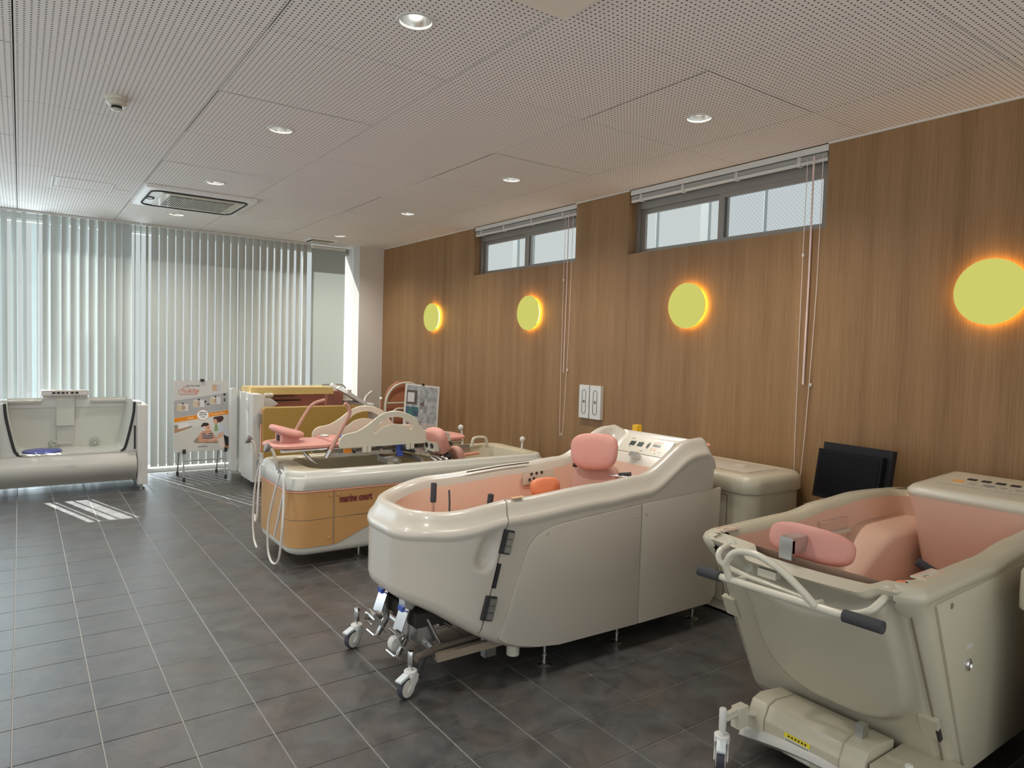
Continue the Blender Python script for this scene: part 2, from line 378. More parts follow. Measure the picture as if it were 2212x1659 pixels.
# ceiling boards with round openings for the downlights
DL = [(1.425, -.42), (1.43, 1.49), (1.44, 3.40), (1.45, 5.33), (3.30, -.40), (3.32, 1.54), (3.34, 3.45), (3.37, 5.40), (-.42, -.42), (-.42, 1.49), (-.42, 3.40)]
ce = box('ceiling', (-2.4, -4.3, H+.14), (W+.2, 6.62, H+.2), CEILW, struct=True, bevel=0)
PX, PY = .9275, .9395
for i in range(-3, 5):
    for j in range(-5, 8):
        x0, y0 = .012+i*PX, .068+j*PY; x1, y1 = x0+PX, y0+PY
        x0c, x1c, y1c = max(x0, -2.4), min(x1, W), min(y1, 6.55)
        if x1c-x0c < .05 or y1c-y0 < .05: continue
        holes = [(a, b) for a, b in DL if x0 < a < x1 and y0 < b < y1]
        gg = .003; bm = NB()
        X0, X1, Y0, Y1 = x0c+gg, x1c-gg, y0+gg, y1c-gg
        if not holes:
            abox(bm, (X0, Y0, H), (X1, Y1, H+.012))
        else:
            a, b = holes[0]; n = 48; rad = .072
            for zz, flip in ((H, True), (H+.012, False)):
                ci = []; co = []
                for k in range(n):
                    t = 2*PI*k/n; c, s = math.cos(t), math.sin(t); ci.append(bm.verts.new((a+rad*c, b+rad*s, zz)))
                    q = min((X1-a)/c if c > 1e-9 else ((X0-a)/c if c < -1e-9 else 9e9), (Y1-b)/s if s > 1e-9 else ((Y0-b)/s if s < -1e-9 else 9e9))
                    co.append(bm.verts.new((a+q*c, b+q*s, zz)))
                corners = {}
                for (cx, cy) in ((X1, Y1), (X0, Y1), (X0, Y0), (X1, Y0)):
                    t = math.atan2(cy-b, cx-a) % (2*PI); corners[int(t/(2*PI/n)) % n] = bm.verts.new((cx, cy, zz))
                for k in range(n):
                    f = [ci[k], co[k]]+([corners[k]] if k in corners else [])+[co[(k+1) % n], ci[(k+1) % n]]
                    bm.faces.new(f if not flip else list(reversed(f)))
        fin(bm, 'ceiling_board', PERF, ce, smooth=0)

# wood veneer wall with two high windows
WN = [(-.63, 1.165), (1.86, 3.655)]; SILL = 2.495
bm = NB()
ys = [-4.3, WN[0][0], WN[0][1], WN[1][0], WN[1][1], 6.9]
for a, b in ((0, 1), (2, 3), (4, 5)): abox(bm, (W, ys[a], 0), (W+.16, ys[b], H+.14))
for a, b in WN: abox(bm, (W, a, 0), (W+.16, b, SILL)); abox(bm, (W+.001, a, H+.001), (W+.16, b, H+.14))
fin(bm, 'wall_right', WOOD, smooth=0, struct=True)
bm = NB(); abox(bm, (-2.5, -4.4, 2.9), (W+.2, -4.3, H+.2))
for x in (-2.5, -.3, 1.9, 4.2): abox(bm, (x, -4.4, 0), (x+.1, -4.3, 2.9))
fin(bm, 'wall_rear', WALLW, smooth=0, struct=True)  # unseen wall, kept to header and posts to admit light
# left side: header and posts, unseen, left open to let sky light in
bm = NB(); abox(bm, (-2.5, -4.3, 2.9), (-2.4, 6.62, H+.2)); 
for y in (-4.3, -1.4, 1.5, 4.4, 6.52): abox(bm, (-2.5, y, 0), (-2.4, y+.1, 2.9))
fin(bm, 'wall_left', WALLW, smooth=0, struct=True)
# ceiling edge trim along wood wall
bm = NB()
for a, b in ((-4.3, WN[0][0]), (WN[0][1], WN[1][0]), (WN[1][1], 6.08)): abox(bm, (W-.010, a, H-.010), (W, b, H))
fin(bm, 'trim_1', WHITE, smooth=0, struct=True)
# corner pillar and column
box('wall_back', (3.93, 6.09, 0), (W, 6.9, H+.1), WALLW, bevel=.002, struct=True)
# end wall frame around the glass
bm = NB(); abox(bm, (-2.4, 6.55, 2.97), (W, 6.62, H+.2)); abox(bm, (-2.4, 6.44, 0), (W, 6.62, .02))
o = fin(bm, 'trim_2', WHITE, smooth=0, struct=True)
box('trim_3', (-2.4, 6.36, 0), (3.92, 6.46, .045), WHITE, bevel=.004, struct=True)
# window_1: full height glazing behind the vertical blinds
win = bpy.data.objects.new('window_1', None); C.objects.link(win); win['kind'] = 'structure'
for x in (-2.35, -1.2, -.14, 1.12, 2.26, 3.27): box('mullion', (x, 6.50, .02), (x+.03, 6.55, 2.97), WHITE, win, .002)
box('rail', (-2.4, 6.50, 2.94), (3.93, 6.55, 2.97), WHITE, win, .002); box('rail', (-2.4, 6.50, .02), (3.93, 6.55, .06), WHITE, win, .002)
for x, x2 in ((-2.32, -1.2), (-1.17, -.14), (-.11, 1.12), (1.15, 2.26), (2.29, 3.27), (3.30, 3.93)): box('pane', (x, 6.522, .06), (x2, 6.528, 2.94), GLASS, win, 0)
# high windows
for wi, (a, b) in enumerate(WN):
    wn = bpy.data.objects.new('window_%d' % (wi+2), None); C.objects.link(wn); wn['kind'] = 'structure'; wn.location = (W+.08, a, SILL)
    bm = NB(); x0, x1 = W+.085, W+.15
    abox(bm, (x0, a, SILL), (x1, a+.035, H)); abox(bm, (x0, b-.035, SILL), (x1, b, H)); abox(bm, (x0, a+.035, H-.16), (x1, b-.035, H+.05)); abox(bm, (x0, a+.035, SILL-.0), (x1, b-.035, SILL+.022))
    fin(bm, 'window_frame', ALU, wn, bevel=.003)
    mid = (a+b)/2
    for s, (p, q, xx) in enumerate(((a+.035, mid+.03, x0+.005), (mid-.03, b-.035, x0+.034))):
        bm = NB(); abox(bm, (xx, p, SILL+.022), (xx+.026, p+.045, H-.16)); abox(bm, (xx, q-.045, SILL+.022), (xx+.026, q, H-.16))
        abox(bm, (xx, p+.045, H-.195), (xx+.026, q-.045, H-.16)); abox(bm, (xx, p+.045, SILL+.022), (xx+.026, q-.045, SILL+.05))
        sa = fin(bm, 'window_sash', ALU, wn, bevel=.002)
        box('pane', (xx+.01, p+.04, SILL+.04), (xx+.015, q-.04, H-.18), WIRED if (wi == 0 and s == 0) else GLASS, sa, 0)
    # raised venetian blind
    bl = empty('venetian_blind', 'raised slatted blind with long cord and wand at the %s high window' % ('nearer, larger' if wi == 0 else 'farther, smaller'), 'window blind', (W+.04, mid, H-.1), group='raised blinds at the high windows')
    box('head_rail', (W+.005, a+.006, H-.045), (W+.06, b-.006, H-.004), WHITE, bl, .003)
    bm = NB()
    for k in range(7): abox(bm, (W+.004+.003*(k % 2), a+.012, H-.058-.0035*k), (W+.052, b-.012, H-.0565-.0035*k))
    sl = fin(bm, 'slat_stack', WHITE, bl, smooth=0)
    tube('bottom_rail', [(W+.022, a+.012, H-.094), (W+.022, b-.012, H-.094)], .014, WHITE, bl, 12)
    for t in (.12, .4, .68, .93):
        y = lerp(a, b, t); box('ladder_clip', (W+.004, y-.012, H-.112), (W+.038, y+.012, H-.05), WHITE, bl, .003)
    wy = a+.095 if wi == 0 else a+.10
    tube('wand', [(W-.012, wy, H-.07), (W-.012, wy-.005, 2.2), (W-.02, wy-.005, 1.47 if wi == 0 else 1.44)], .0065 if wi == 0 else .004, mat('wand_pink', (.75, .6, .58), .3), bl, 8)
    zb = .845 if wi == 0 else .86
    lp = [(W-.012, wy+.045, H-.08), (W-.012, wy+.045, 2.0), (W-.012, wy+.035, zb+.08), (W-.012, wy+.012, zb), (W-.012, wy-.02, zb+.09), (W-.012, wy-.06, 2.0), (W-.012, wy-.065, H-.08)]
    tube('pull_cord', catmull(lp, 8), .0022, mat('cord_white', (.75, .68, .62), .7), bl, 6)
    for yy, zz in ((wy+.045, 2.33), (wy-.055, 1.47)): lathe('cord_bead', [(.004, -.012), (.008, -.006), (.008, .006), (.004, .012)], WHITE, bl, Matrix.Translation((W-.012, yy, zz)), 12)

# ------------------------------------------------------------------ outdoors
PALE = mat('pale_blue_paint', (.50, .56, .58), .6)
for k, (x, w_) in enumerate(((.16, .05), (.36, .04), (.02, .03))):
    tag(box('outdoor_post', (x*1.3-.05, 8.0, 0), (x*1.3-.05+w_, 8.05, 3.6), PALE), ['pale blue post outside, widest, seen through the gap in the left blinds', 'thin pale post outside, right of the other two, behind the left blinds', 'narrowest pale post outside, leftmost behind the left blinds'][k], 'post')
for k, (y, w_, z0) in enumerate(((.94, .014, 0), (.40, .09, 0), (-.10, .012, 0), (2.95, .10, 0), (2.68, .014, 0))):
    tag(box('downpipe', (W+.9, y*1.18+.58, z0), (W+.94, y*1.18+.58+w_, 3.9), PALE), ['thin pale blue pipe outside the larger window, left pane', 'broad pale blue panel outside the larger window, beside the centre stile', 'thin pale pipe outside the larger window, right pane', 'broad pale blue panel outside the smaller far window', 'thin pale pipe outside the smaller far window'][k], 'pipe')

# ------------------------------------------------------------------ vertical blinds
def slat(x, ang, wid=.1, y=D, z0=.075, top=H-.03, depth=.012):
    bm = NB(); n = 6; rows = 2; ca, sa = math.cos(ang), math.sin(ang); V = []
    for z in (z0, top):
        V.append([bm.verts.new((x+((k/n-.5)*wid)*ca-(-depth*(1-(2*k/n-1)**2))*sa, y+((k/n-.5)*wid)*sa+(-depth*(1-(2*k/n-1)**2))*ca, z)) for k in range(n+1)])
    for k in range(n): bm.faces.new((V[0][k], V[0][k+1], V[1][k+1], V[1][k]))
    return bm
vb = empty('vertical_blind', 'left set of pale grey vertical blind slats, turned ajar, behind the walk-in bath', 'window blind', (0, D, H-.03))
box('head_rail', (-2.3, D-.02, H-.03), (1.22, D+.025, H-.002), WHITE, vb, .002)
for x, a in [(-.20, -45), (-.11, -52), (-.02, -58), (.07, -64), (.195, 84)]: fin(slat(x, R(a), .092), 'blind_slat', SLAT, vb, smooth=180)
for k in range(9): fin(slat(.275+.0905*k, R({1: 14, 7: 4}.get(k, 44-2*k))), 'blind_slat', SLAT, vb, smooth=180)
fin(slat(1.075, R(12)), 'blind_slat', SLAT, vb, smooth=180)
fin(slat(1.155, R(82)), 'blind_slat', SLAT, vb, smooth=180)
vb2 = empty('vertical_blind', 'right set of pale grey vertical blind slats, closed, behind the standing poster', 'window blind', (2.3, D, H-.03))
box('head_rail', (1.23, D-.02, H-.03), (3.30, D+.025, H-.002), WHITE, vb2, .002)
for x, a in ((1.215, 84), (1.29, 66)): fin(slat(x, R(a)), 'blind_slat', SLAT, vb2, smooth=180)
for k in range(21):
    a = R(6) if k < 14 else R(14+3*(k-14)); fin(slat(1.375+.0925*k, a, .083), 'blind_slat', SLAT, vb2, smooth=180)

rs_ = empty('roller_screen', 'plain pale translucent roller screen between the vertical slats and the corner pillar', 'window blind', (3.57, 6.34, H-.05))
SCR = SLAT.copy(); SCR.name = 'screen_fabric'
for n in SCR.node_tree.nodes:
    if n.type == 'MIX_SHADER': n.inputs[0].default_value = .40
box('fabric', (3.33, 6.335, .06), (3.815, 6.337, H-.05), SCR, rs_, 0)
box('fabric', (-2.38, 6.47, .06), (-.24, 6.472, H-.05), SCR, rs_, 0)  # unseen sheet added left of view to block the sun
tube('roller', [(3.33, 6.34, H-.04), (3.815, 6.34, H-.04)], .022, WHITE, rs_, 12); tube('hem_bar', [(3.33, 6.336, .06), (3.815, 6.336, .06)], .009, WHITE, rs_, 10)

# ------------------------------------------------------------------ ceiling fittings
REFL = mat('reflector', (.75, .75, .73), .22, 1); BULB = emis('bulb_glow', (1, .98, .9), 3.0); BULBO = emis('bulb_dim', (1, .95, .85), .75)
def downlight(k, x, y, lab):
    t = empty('downlight', lab, 'ceiling light', (x, y, H), group='recessed downlights')
    lathe('trim_ring', [(.070, .012), (.066, .0), (.070, -.005), (.082, -.004), (.085, 0)], WHITE, t, Matrix.Translation((x, y, H)), 40, False, False)
    lathe('reflector', [(.068, 0), (.062, .035), (.048, .075), (.028, .10)], REFL, t, Matrix.Translation((x, y, H)), 40, False, True)
    lathe('bulb', [(.012, .098), (.022, .085), (.030, .062), (.030, .048), (.022, .034), (.008, .028)], BULB if k in (0, 4) else BULBO, t, Matrix.Translation((x, y, H)), 20)
    l = bpy.data.lights.new('downlight_spot', 'SPOT'); l.energy = 84; l.spot_size = R(140); l.spot_blend = 1; l.shadow_soft_size = .045; l.color = (1, .94, .85)
    lo = bpy.data.objects.new('downlight_spot', l); C.objects.link(lo); lo.location = (x, y, H+.015); lo.parent = t; lo.matrix_parent_inverse = Matrix.Translation((-x, -y, -H))
labs = ['lit recessed downlight nearest to the camera, top centre', 'recessed downlight between the lit top-centre one and the air conditioner row', 'recessed downlight just behind and right of the smoke detector row, before the air conditioner', 'small recessed downlight beyond the air conditioner, near the blinds',
 'lit recessed downlight above the wood wall, right of centre', 'recessed downlight in front of the wall between the two high windows', 'faint recessed downlight near the far high window', 'tiny recessed downlight in the far right corner by the small vent', 'recessed downlight of the left row, out near the open left side', 'recessed downlight of the left row, at the left edge', 'farthest recessed downlight of the left row']
for k, (x, y) in enumerate(DL): downlight(k, x, y, labs[k])
CW = mat('ceiling_fitting_white', (.86, .86, .84), .4)
# smoke detector
sd = empty('smoke_detector', 'round white smoke detector hanging from the left ceiling', 'smoke detector', (.495, 1.52, H))
lathe('base', [(.062, 0), (.062, -.012), (.056, -.022)], CREAM, sd, Matrix.Translation((.495, 1.52, H)), 40)
lathe('body', [(.052, -.022), (.055, -.035), (.046, -.048), (.03, -.052)], CREAM, sd, Matrix.Translation((.495, 1.52, H)), 40)
lathe('sensor_cage', [(.028, -.05), (.028, -.064), (.02, -.07)], DARK, sd, Matrix.Translation((.495, 1.52, H)), 24)
lathe('sensor_cap', [(.03, -.068), (.03, -.073), (.015, -.079)], CREAM, sd, Matrix.Translation((.495, 1.52, H)), 24)
# speaker box at top
sp = empty('ceiling_unit', 'flat beige rounded square fitting on the ceiling at the top edge', 'ceiling fitting', (1.68, -1.06, H))
box('cover', (1.50, -1.24, H-.035), (1.862, -.885, H), mat('beige_fitting', (.82, .77, .68), .5), sp, .014, seg=4)
box('inner_plate', (1.54, -1.20, H-.038), (1.82, -.925, H-.03), mat('beige_plate', (.80, .75, .66), .5), sp, .002)
# AC cassette
ac = empty('air_conditioner', 'white ceiling cassette air conditioner with central grille, left of centre', 'air conditioner', (1.44, 4.36, H))
box('panel', (.96, 3.87, H-.03), (1.925, 4.84, H), CW, ac, .008)
pts = [(x, y, H-.034) for x, y in rrect(1.02, 1.87, 3.95, 4.76, [(.1, .1)]*4, 8, 6, 6)]
tube('air_slot', pts, .008, DARK, ac, 6, closed=True)
box('grille_frame', (1.12, 4.02, H-.040), (1.82, 4.70, H-.028), CREAM, ac, .004)
gb = box('grille_backing', (1.19, 4.08, H-.042), (1.76, 4.64, H-.038), DARK, ac, 0)
for k in range(28): box('louvre', (1.195+.0203*k, 4.085, H-.048), (1.203+.0203*k, 4.635, H-.0405), CREAM, ac, 0)
tube('display_ring', [(1.055+.035*math.cos(a), 4.36+.05*math.sin(a), H-.036) for a in [2*PI*i/24 for i in range(24)]], .005, DARK, ac, 6, closed=True)
box('display', (1.035, 4.33, H-.038), (1.075, 4.39, H-.03), CW, ac, .002)
# access hatch frame
ah = empty('ceiling_hatch', 'thin white rectangular hatch frame in the ceiling left of the air conditioner', 'ceiling hatch', (.5, 4.36, H))
for lo, hi in (((.262, 4.13, H-.006), (.275, 4.59, H)), ((.725, 4.13, H-.006), (.738, 4.59, H)), ((.275, 4.13, H-.006), (.725, 4.143, H)), ((.275, 4.577, H-.006), (.725, 4.59, H)), ((.30, 4.143, H-.005), (.312, 4.577, H)), ((.70, 4.143, H-.005), (.71, 4.577, H))): box('frame_bar', lo, hi, CW, ah, 0)
box('door', (.312, 4.15, H-.003), (.70, 4.57, H-.001), PERF, ah, 0)
for q in range(4): box('latch', (.76+.03*q, 4.345+.012*(q % 2), H-.008), (.78+.03*q, 4.365+.012*(q % 2), H), CW, ah, .002)
# vent
vt = empty('ceiling_vent', 'small square ceiling vent just in front of the blinds near the column', 'vent', (3.30, 5.95, H))
box('vent_frame', (3.12, 5.80, H-.018), (3.50, 6.12, H), CW, vt, .004)
box('vent_gap', (3.16, 5.84, H-.022), (3.46, 6.08, H-.017), DARK, vt, 0)
box('vent_plate', (3.18, 5.86, H-.03), (3.44, 6.06, H-.021), CREAM, vt, .003)

# ------------------------------------------------------------------ wall lamps
LAMP = emis('lamp_glow', (1.0, .98, .24), .62); LHALO = emis('wall_glow_fill', (1.0, .46, .05), 42.0)
for k, (y, lab) in enumerate(((4.56, 'round yellow wall lamp farthest away, nearest the corner'), (2.52, 'round yellow wall lamp below the smaller far window'), (.46, 'round yellow wall lamp below the larger high window'), (-1.61, 'round yellow wall lamp cut off at the right edge'))):
    z = 2.028; t = empty('wall_lamp', lab, 'wall lamp', (W, y, z), group='round glowing wall lamps')
    M = Matrix.Translation((W, y, z)) @ Matrix.Rotation(R(-90), 4, 'Y')
    lathe('back_plate', [(.10, 0), (.10, .012)], WHITE, t, M, 40)
    lathe('glow_fill_ring', [(.148, .006), (.148, .026)], LHALO, t, M, 48, False, False)  # hidden emitter added behind the diffuser to throw glow on the wall
    lathe('diffuser', [(.140, .027), (.170, .029), (.176, .038), (.175, .052), (.166, .064), (.13, .073), (.06, .078), (.02, .079)], LAMP, t, M, 56, False, True, smooth=60)
# switches
for k, (y0, y1, z0, z1) in enumerate(((1.562, 1.695, 1.04, 1.343), (1.405, 1.548, 1.04, 1.343))):
    t = empty('intercom_plate', ('left' if k == 0 else 'right')+' of the two white tall plates on the wood wall', 'wall switch', (W, (y0+y1)/2, z0), group='tall white wall plates')
    box('plate', (W-.035, y0, z0), (W, y1, z1), WHITE, t, .004)
    ym = (y0+y1)/2
    tube('slot_outline', [(W-.036, ym+yy, 1.19+zz) for yy, zz in rrect(-.025, .025, -.11, .11, [(.025, .025)]*4, 6, 2, 4)], .0022, DARK, t, 6, closed=True)
    box('badge', (W-.038, ym-.012, 1.18), (W-.034, ym+.012, 1.205), SEAM, t, .001)

# ------------------------------------------------------------------ caster
def caster(parent, x, y, yawd, stemtop, col=WHITE, stem=CHROME, r=.05, steml=.07, name='caster'):
    M = Matrix.Translation((x, y, 0)) @ Matrix.Rotation(R(yawd), 4, 'Z')
    WM = M @ Matrix.Translation((-.028, 0, r)) @ Matrix.Rotation(R(90), 4, 'X')
    lathe('wheel_tyre', [(r*.78, -.016), (r*.95, -.014), (r, -.006), (r, .006), (r*.95, .014), (r*.78, .016)], TYRE, parent, WM, 36)
    lathe('wheel_hub', [(r*.3, -.021), (r*.8, -.018), (r*.82, .018), (r*.3, .021)], GREYW, parent, WM, 36)
    bm = NB()
    for s in (-1, 1):
        poly = roundpoly([(-.045, r-.012), (-.010, r-.014), (.026, r*1.5), (.028, r*2.15), (-.03, r*2.15), (-.02, r*1.5)], .008, 3)
        aprism(bm, poly, 1, s*.022, s*.028)
    alathe(bm, [(.028, r*1.95), (.031, r*2.0), (.031, r*2.45), (.027, r*2.5)], None, 28)
    bm2 = bm; bmesh.ops.recalc_face_normals(bm2, faces=bm2.faces); bmesh.ops.transform(bm2, matrix=M, verts=bm2.verts)
    fin(bm2, 'caster_fork', col, parent, bevel=.0015)
    bm = NB(); aprism(bm, roundpoly([(-.085, r*2.0), (-.03, r*2.32), (-.005, r*2.2), (-.005, r*1.9), (-.035, r*2.02), (-.083, r*1.75)], .006, 3), 1, -.018, .018)
    bmesh.ops.recalc_face_normals(bm, faces=bm.faces); bmesh.ops.transform(bm, matrix=M, verts=bm.verts)
    fin(bm, 'brake_pedal', mat('brake_grey', (.58, .64, .66), .4), parent, bevel=.003)
    lathe('caster_stem', [(.007, r*2.4), (.007, r*2.75), (.013, r*2.8), (.0145, r*2.9), (.0145, stemtop-.004), (.012, stemtop)], stem, parent, M, 20)

# ------------------------------------------------------------------ tub A (centre)
ZT = [(1.46, .835), (1.62, .855), (2.0, .90), (2.6, .93), (2.92, .95), (3.36, 1.135), (3.44, 1.14), (3.56, 1.05)]
ZBo = [(1.46, .42), (1.60, .395), (1.83, .25), (1.90, .21), (2.0, .16), (2.15, .118), (2.30, .10)]
def rimz(x): return spl(x, ZT)
def zb(x): return (pl(x-.05, ZBo)+pl(x, ZBo)+pl(x+.05, ZBo))/3
ta = empty('bathtub', 'large ivory assisted bathtub in the centre with pink headrest inside and hinged nose', 'bathtub', (2.5, 0, 0))
AX0, AX1, AY0, AY1 = 1.50, 3.56, -.455, .425
def ringA(i, zf, jx0=None, jx1=None):
    a = AX0+(i if jx0 is None else jx0); b = AX1-(i if jx1 is None else jx1)
    rn = (max(.40-i*.9, .10), max(.36-i*.9, .08)); rr = (.05+max(0, .03-i), .05+max(0, .03-i))
    return [Vector((x, y, zf(x, y))) for x, y in rrect(a, b, AY0+i, AY1-i, [rr, rr, rn, rn], 36, 150, 14)]
def bottom(x): return zb(x)
rings = []
rings.append(ringA(.14, lambda x, y: bottom(x)+.004)); rings.append(ringA(.06, lambda x, y: bottom(x)))
for i, dz in ((.035, .006), (.016, .018), (.005, .035), (.0, .06)): rings.append(ringA(i, lambda x, y, dz=dz: bottom(x)+dz))
NL = 64
for k in range(1, NL):
    rings.append(ringA(0, lambda x, y, k=k: lerp(bottom(x)+.06, rimz(x)-.125, k/NL)))
for i, dz in ((.0, .125), (-.006, .115), (-.010, .10), (-.006, .085), (.004, .074), (.010, .070), (.030, .035), (.040, .014), (.052, .004), (.064, .0)):
    rings.append(ringA(i, lambda x, y, dz=dz: rimz(x)-dz))
def rearpull(x, z): return z
bm = NB(); loft(bm, rings, False, False)
# scooped hand grip on the nose side
for v in bm.verts:
    x, y, z = v.co
    if y < -.30 and z < .78 and x < 1.97:
        cx, cz = 1.852, .672; dx, dz_ = x-cx, z-cz
        u = dx*math.cos(R(18))-dz_*math.sin(R(18)); q = dx*math.sin(R(18))+dz_*math.cos(R(18))
        s_ = (abs(u/.050)**3+abs(q/.098)**3)**(1/3)
        v.co.y += .026*sst(1.12, .42, s_)
me_tmp = bm
# split: nose door / body along slanted seam
n_ = Vector((.68, 0, -.17)).normalized(); n_ = Vector((math.cos(R(14.5)), 0, -math.sin(R(14.5))))
p0 = Vector((1.985, 0, .90))
bmd = bm.copy()
def cut(b, p, n, keep_out):
    bmesh.ops.bisect_plane(b, geom=b.verts[:]+b.edges[:]+b.faces[:], plane_co=p, plane_no=n, clear_outer=not keep_out, clear_inner=keep_out)
cut(bmd, p0-n_*.004, n_, False); cut(bm, p0+n_*.004, n_, True)
# return edges at the seam (so that the gap shows thickness)
for b, sgn in ((bmd, 1), (bm, -1)):
    es = [e for e in b.edges if e.is_boundary and abs((((e.verts[0].co+e.verts[1].co)/2)-p0).dot(n_)) < .0045]
    r_ = bmesh.ops.extrude_edge_only(b, edges=es); vs = [v for v in r_['geom'] if isinstance(v, bmesh.types.BMVert)]
    for v in vs: v.co.y += .02 if v.co.y < 0 else -.02; 
door = fin(bmd, 'nose_door', SHELL, ta, smooth=50, label='ivory hinged nose section with scooped grip'); body = fin(bm, 'shell', SHELL, ta, smooth=50)
# dark filler behind the seam
# basin
def inz(x, y): return min(rimz(x), .95)
rb = []
rb.append(ringA(.064, lambda x, y: rimz(x)))
rb.append(ringA(.080, lambda x, y: rimz(x)-.004))
def rc(i, x1, f, x0=None):
    rn = (.32, .27); rr = (.10, .10)
    return [Vector((x, y, f(x, y))) for x, y in rrect(AX0+(i if x0 is None else x0), x1, AY0+i, AY1-i, [rr, rr, rn, rn], 36, 150, 14)]
def wellf(x, y, z):  # centre of console lower than its side humps
    return z
rb.append([Vector((x, y, rimz(x)-.010-.035*sst(3.30, 3.44, x)*sst(.36, .26, abs(y+.015)))) for x, y in rrect(AX0+.09, 3.46, AY0+.095, AY1-.095, [(.07, .07)]*2+[(.32, .27)]*2, 36, 150, 14)])
rb.append([Vector((x, y, min(rimz(x)-.03, 1.06))) for x, y in rrect(AX0+.10, 3.40, AY0+.105, AY1-.105, [(.09, .09)]*2+[(.32, .27)]*2, 36, 150, 14)])
rb.append([Vector((x, y, min(rimz(x)-.06, .93))) for x, y in rrect(AX0+.11, 3.26, AY0+.115, AY1-.115, [(.12, .12)]*2+[(.32, .27)]*2, 36, 150, 14)])
for i, z, x1 in ((.13, .78, 3.20), (.15, .60, 3.15), (.18, .45, 3.08), (.23, .40, 3.0), (.30, .385, 2.9)): rb.append([Vector((x, y, min(rimz(x)-.09, z))) for x, y in rrect(AX0+i, x1, AY0+i, AY1-i, [(.12, .10)]*2+[(.26, .2)]*2, 36, 150, 14)])
bm = NB(); V = loft(bm, rb[:5]); fin(bm, 'rim_lining', SHELL, ta, smooth=60)
bm = NB(); loft(bm, rb[4:], False, True); fin(bm, 'basin', BASIN, ta, smooth=60, label='pink lined bathing well')
# side panels, slightly proud, on the camera side
YS = AY0
p1 = roundpoly([(1.915, .145), (2.13, .115), (2.87, .115), (2.87, .795), (2.17, .755), (2.13, .74)], [.01, .02, .004, .004, .12, .10], 8)
p1 = [(1.925, .235), (1.95, .215), (2.03, .180), (2.16, .145), (2.30, .125), (2.873, .115), (2.873, .800), (2.30, .762)]+[(q.x, q.y) for q in [Vector((2.30, .762))*(1-t)**2+Vector((2.10, .745))*2*t*(1-t)+Vector((2.065, .62))*t*t for t in [i/8 for i in range(1, 9)]]]
prism('side_panel', p1, 1, YS-.014, YS+.003, SHELL, ta, .006)
p2 = [(2.878, .115), (3.50, .115), (3.55, .16), (3.565, .832), (2.878, .800)]
prism('side_panel', p2, 1, YS-.014, YS+.003, SHELL, ta, .006)
bm = NB()
for (x, z) in ((2.20, .72), (2.84, .73), (2.91, .735), (3.46, .78)): alathe(bm, [(.010, 0), (.010, .0022), (.007, .003)], Matrix.Translation((x, YS-.014, z)) @ Matrix.Rotation(R(90), 4, 'X'), 16)
fin(bm, 'screw_cap', SHELL2, ta)
# hinges on the seam
for (x, z) in ((1.955, .71), (1.862, .40)):
    M = Matrix.Translation((x, YS-.006, z)) @ Matrix.Rotation(R(14.5), 4, 'Y')
    b_ = box('hinge', (-.030, -.006, -.058), (.030, .012, .058), BLACK, ta, .004, M)
    for zz in (-.034, .0, .034): box('hinge_leaf', (-.012, -.016, zz-.0155), (.026, -.004, zz+.0155), STEEL, b_, .003, M)
box('seam_lock', (-.008, -.006, -.06), (.008, .016, .06), BLACK, ta, .003, Matrix.Translation((1.905, YS-.001, .55)) @ Matrix.Rotation(R(14.5), 4, 'Y'))
# feet
for (x, y) in ((2.265, -.395), (2.79, -.39), (3.45, -.38), (2.265, .36), (3.45, .36)):
    lathe('foot', [(.035, 0), (.038, .004), (.030, .009), (.010, .014), (.009, .05), (.013, .052), (.013, .062), (.008, .066), (.008, .14)], CHROME, ta, Matrix.Translation((x, y, 0)), 24)
tube('drain_pipe', [(2.10, -.34, .16), (2.10, -.34, .075)], .034, CREAM, ta, 20)
box('chassis', (2.25, -.30, .06), (3.50, .30, .12), DARK, ta, .005)
# yellow cap behind console
yk = box('warning_cap', (3.50, .20, 1.09), (3.545, .245, 1.15), mat('yellow_cap', (.85, .50, .02), .4), ta, .006)
lathe('filler_cap', [(.05, 0), (.05, .02), (.03, .03)], REDSEAL, ta, Matrix.Translation((3.53, -.34, 1.065)), 24)
# console print and controls: plane of the sloping face
o0 = Vector((3.425, 0, 1.055)); eyv = Vector((.10, 0, .17)).normalized()
CM = frame_m((3.385, 0, 1.035), (0, -1, 0), (.14, 0, .13))
con = empty('tmp', 'x', 'x'); bpy.data.objects.remove(con)
cp = box('control_panel', (-.21, -.075, -.006), (.21, .06, .012), CREAM, ta, .006, CM)
for u, v, ww, hh in ((-.115, .0, .045, .036), (-.045, .0, .045, .036), (.025, .0, .020, .036), (.095, .01, .062, .020)):
    box('button_display', (u-ww/2, v-hh/2, .011), (u+ww/2, v+hh/2, .0145), GLASSD, cp, .002, CM)
bm = NB()
for u, v, ww, hh in ((-.135, .042, .026, .004), (-.105, .026, .010, .003), (-.04, .026, .014, .003), (.025, .027, .022, .004), (.03, -.026, .008, .006), (-.12, -.03, .020, .003), (.15, -.04, .006, .006), (.12, -.055, .006, .006), (.0, -.052, .02, .004)): abox(bm, (u-ww/2, v-hh/2, .0120), (u+ww/2, v+hh/2, .0128), CM)
fin(bm, 'panel_print', PRINTB, cp, smooth=0)['kind'] = 'stuff'
text('logo_print', 'nozomi', .026, PRINTO, cp, CM @ Matrix.Translation((.055, .030, .0122)), .0003)
text('dial_print', '7 4', .036, PRINTO, cp, CM @ Matrix.Translation((.06, -.040, .0122)), .0003)
text('knob_print', 'SHR', .014, PRINTO, cp, CM @ Matrix.Translation((-.03, -.062, .0122)), .0003)
box('faucet', (-.035, -.13, .005), (.035, -.095, .05), CHROME, ta, .010, CM)
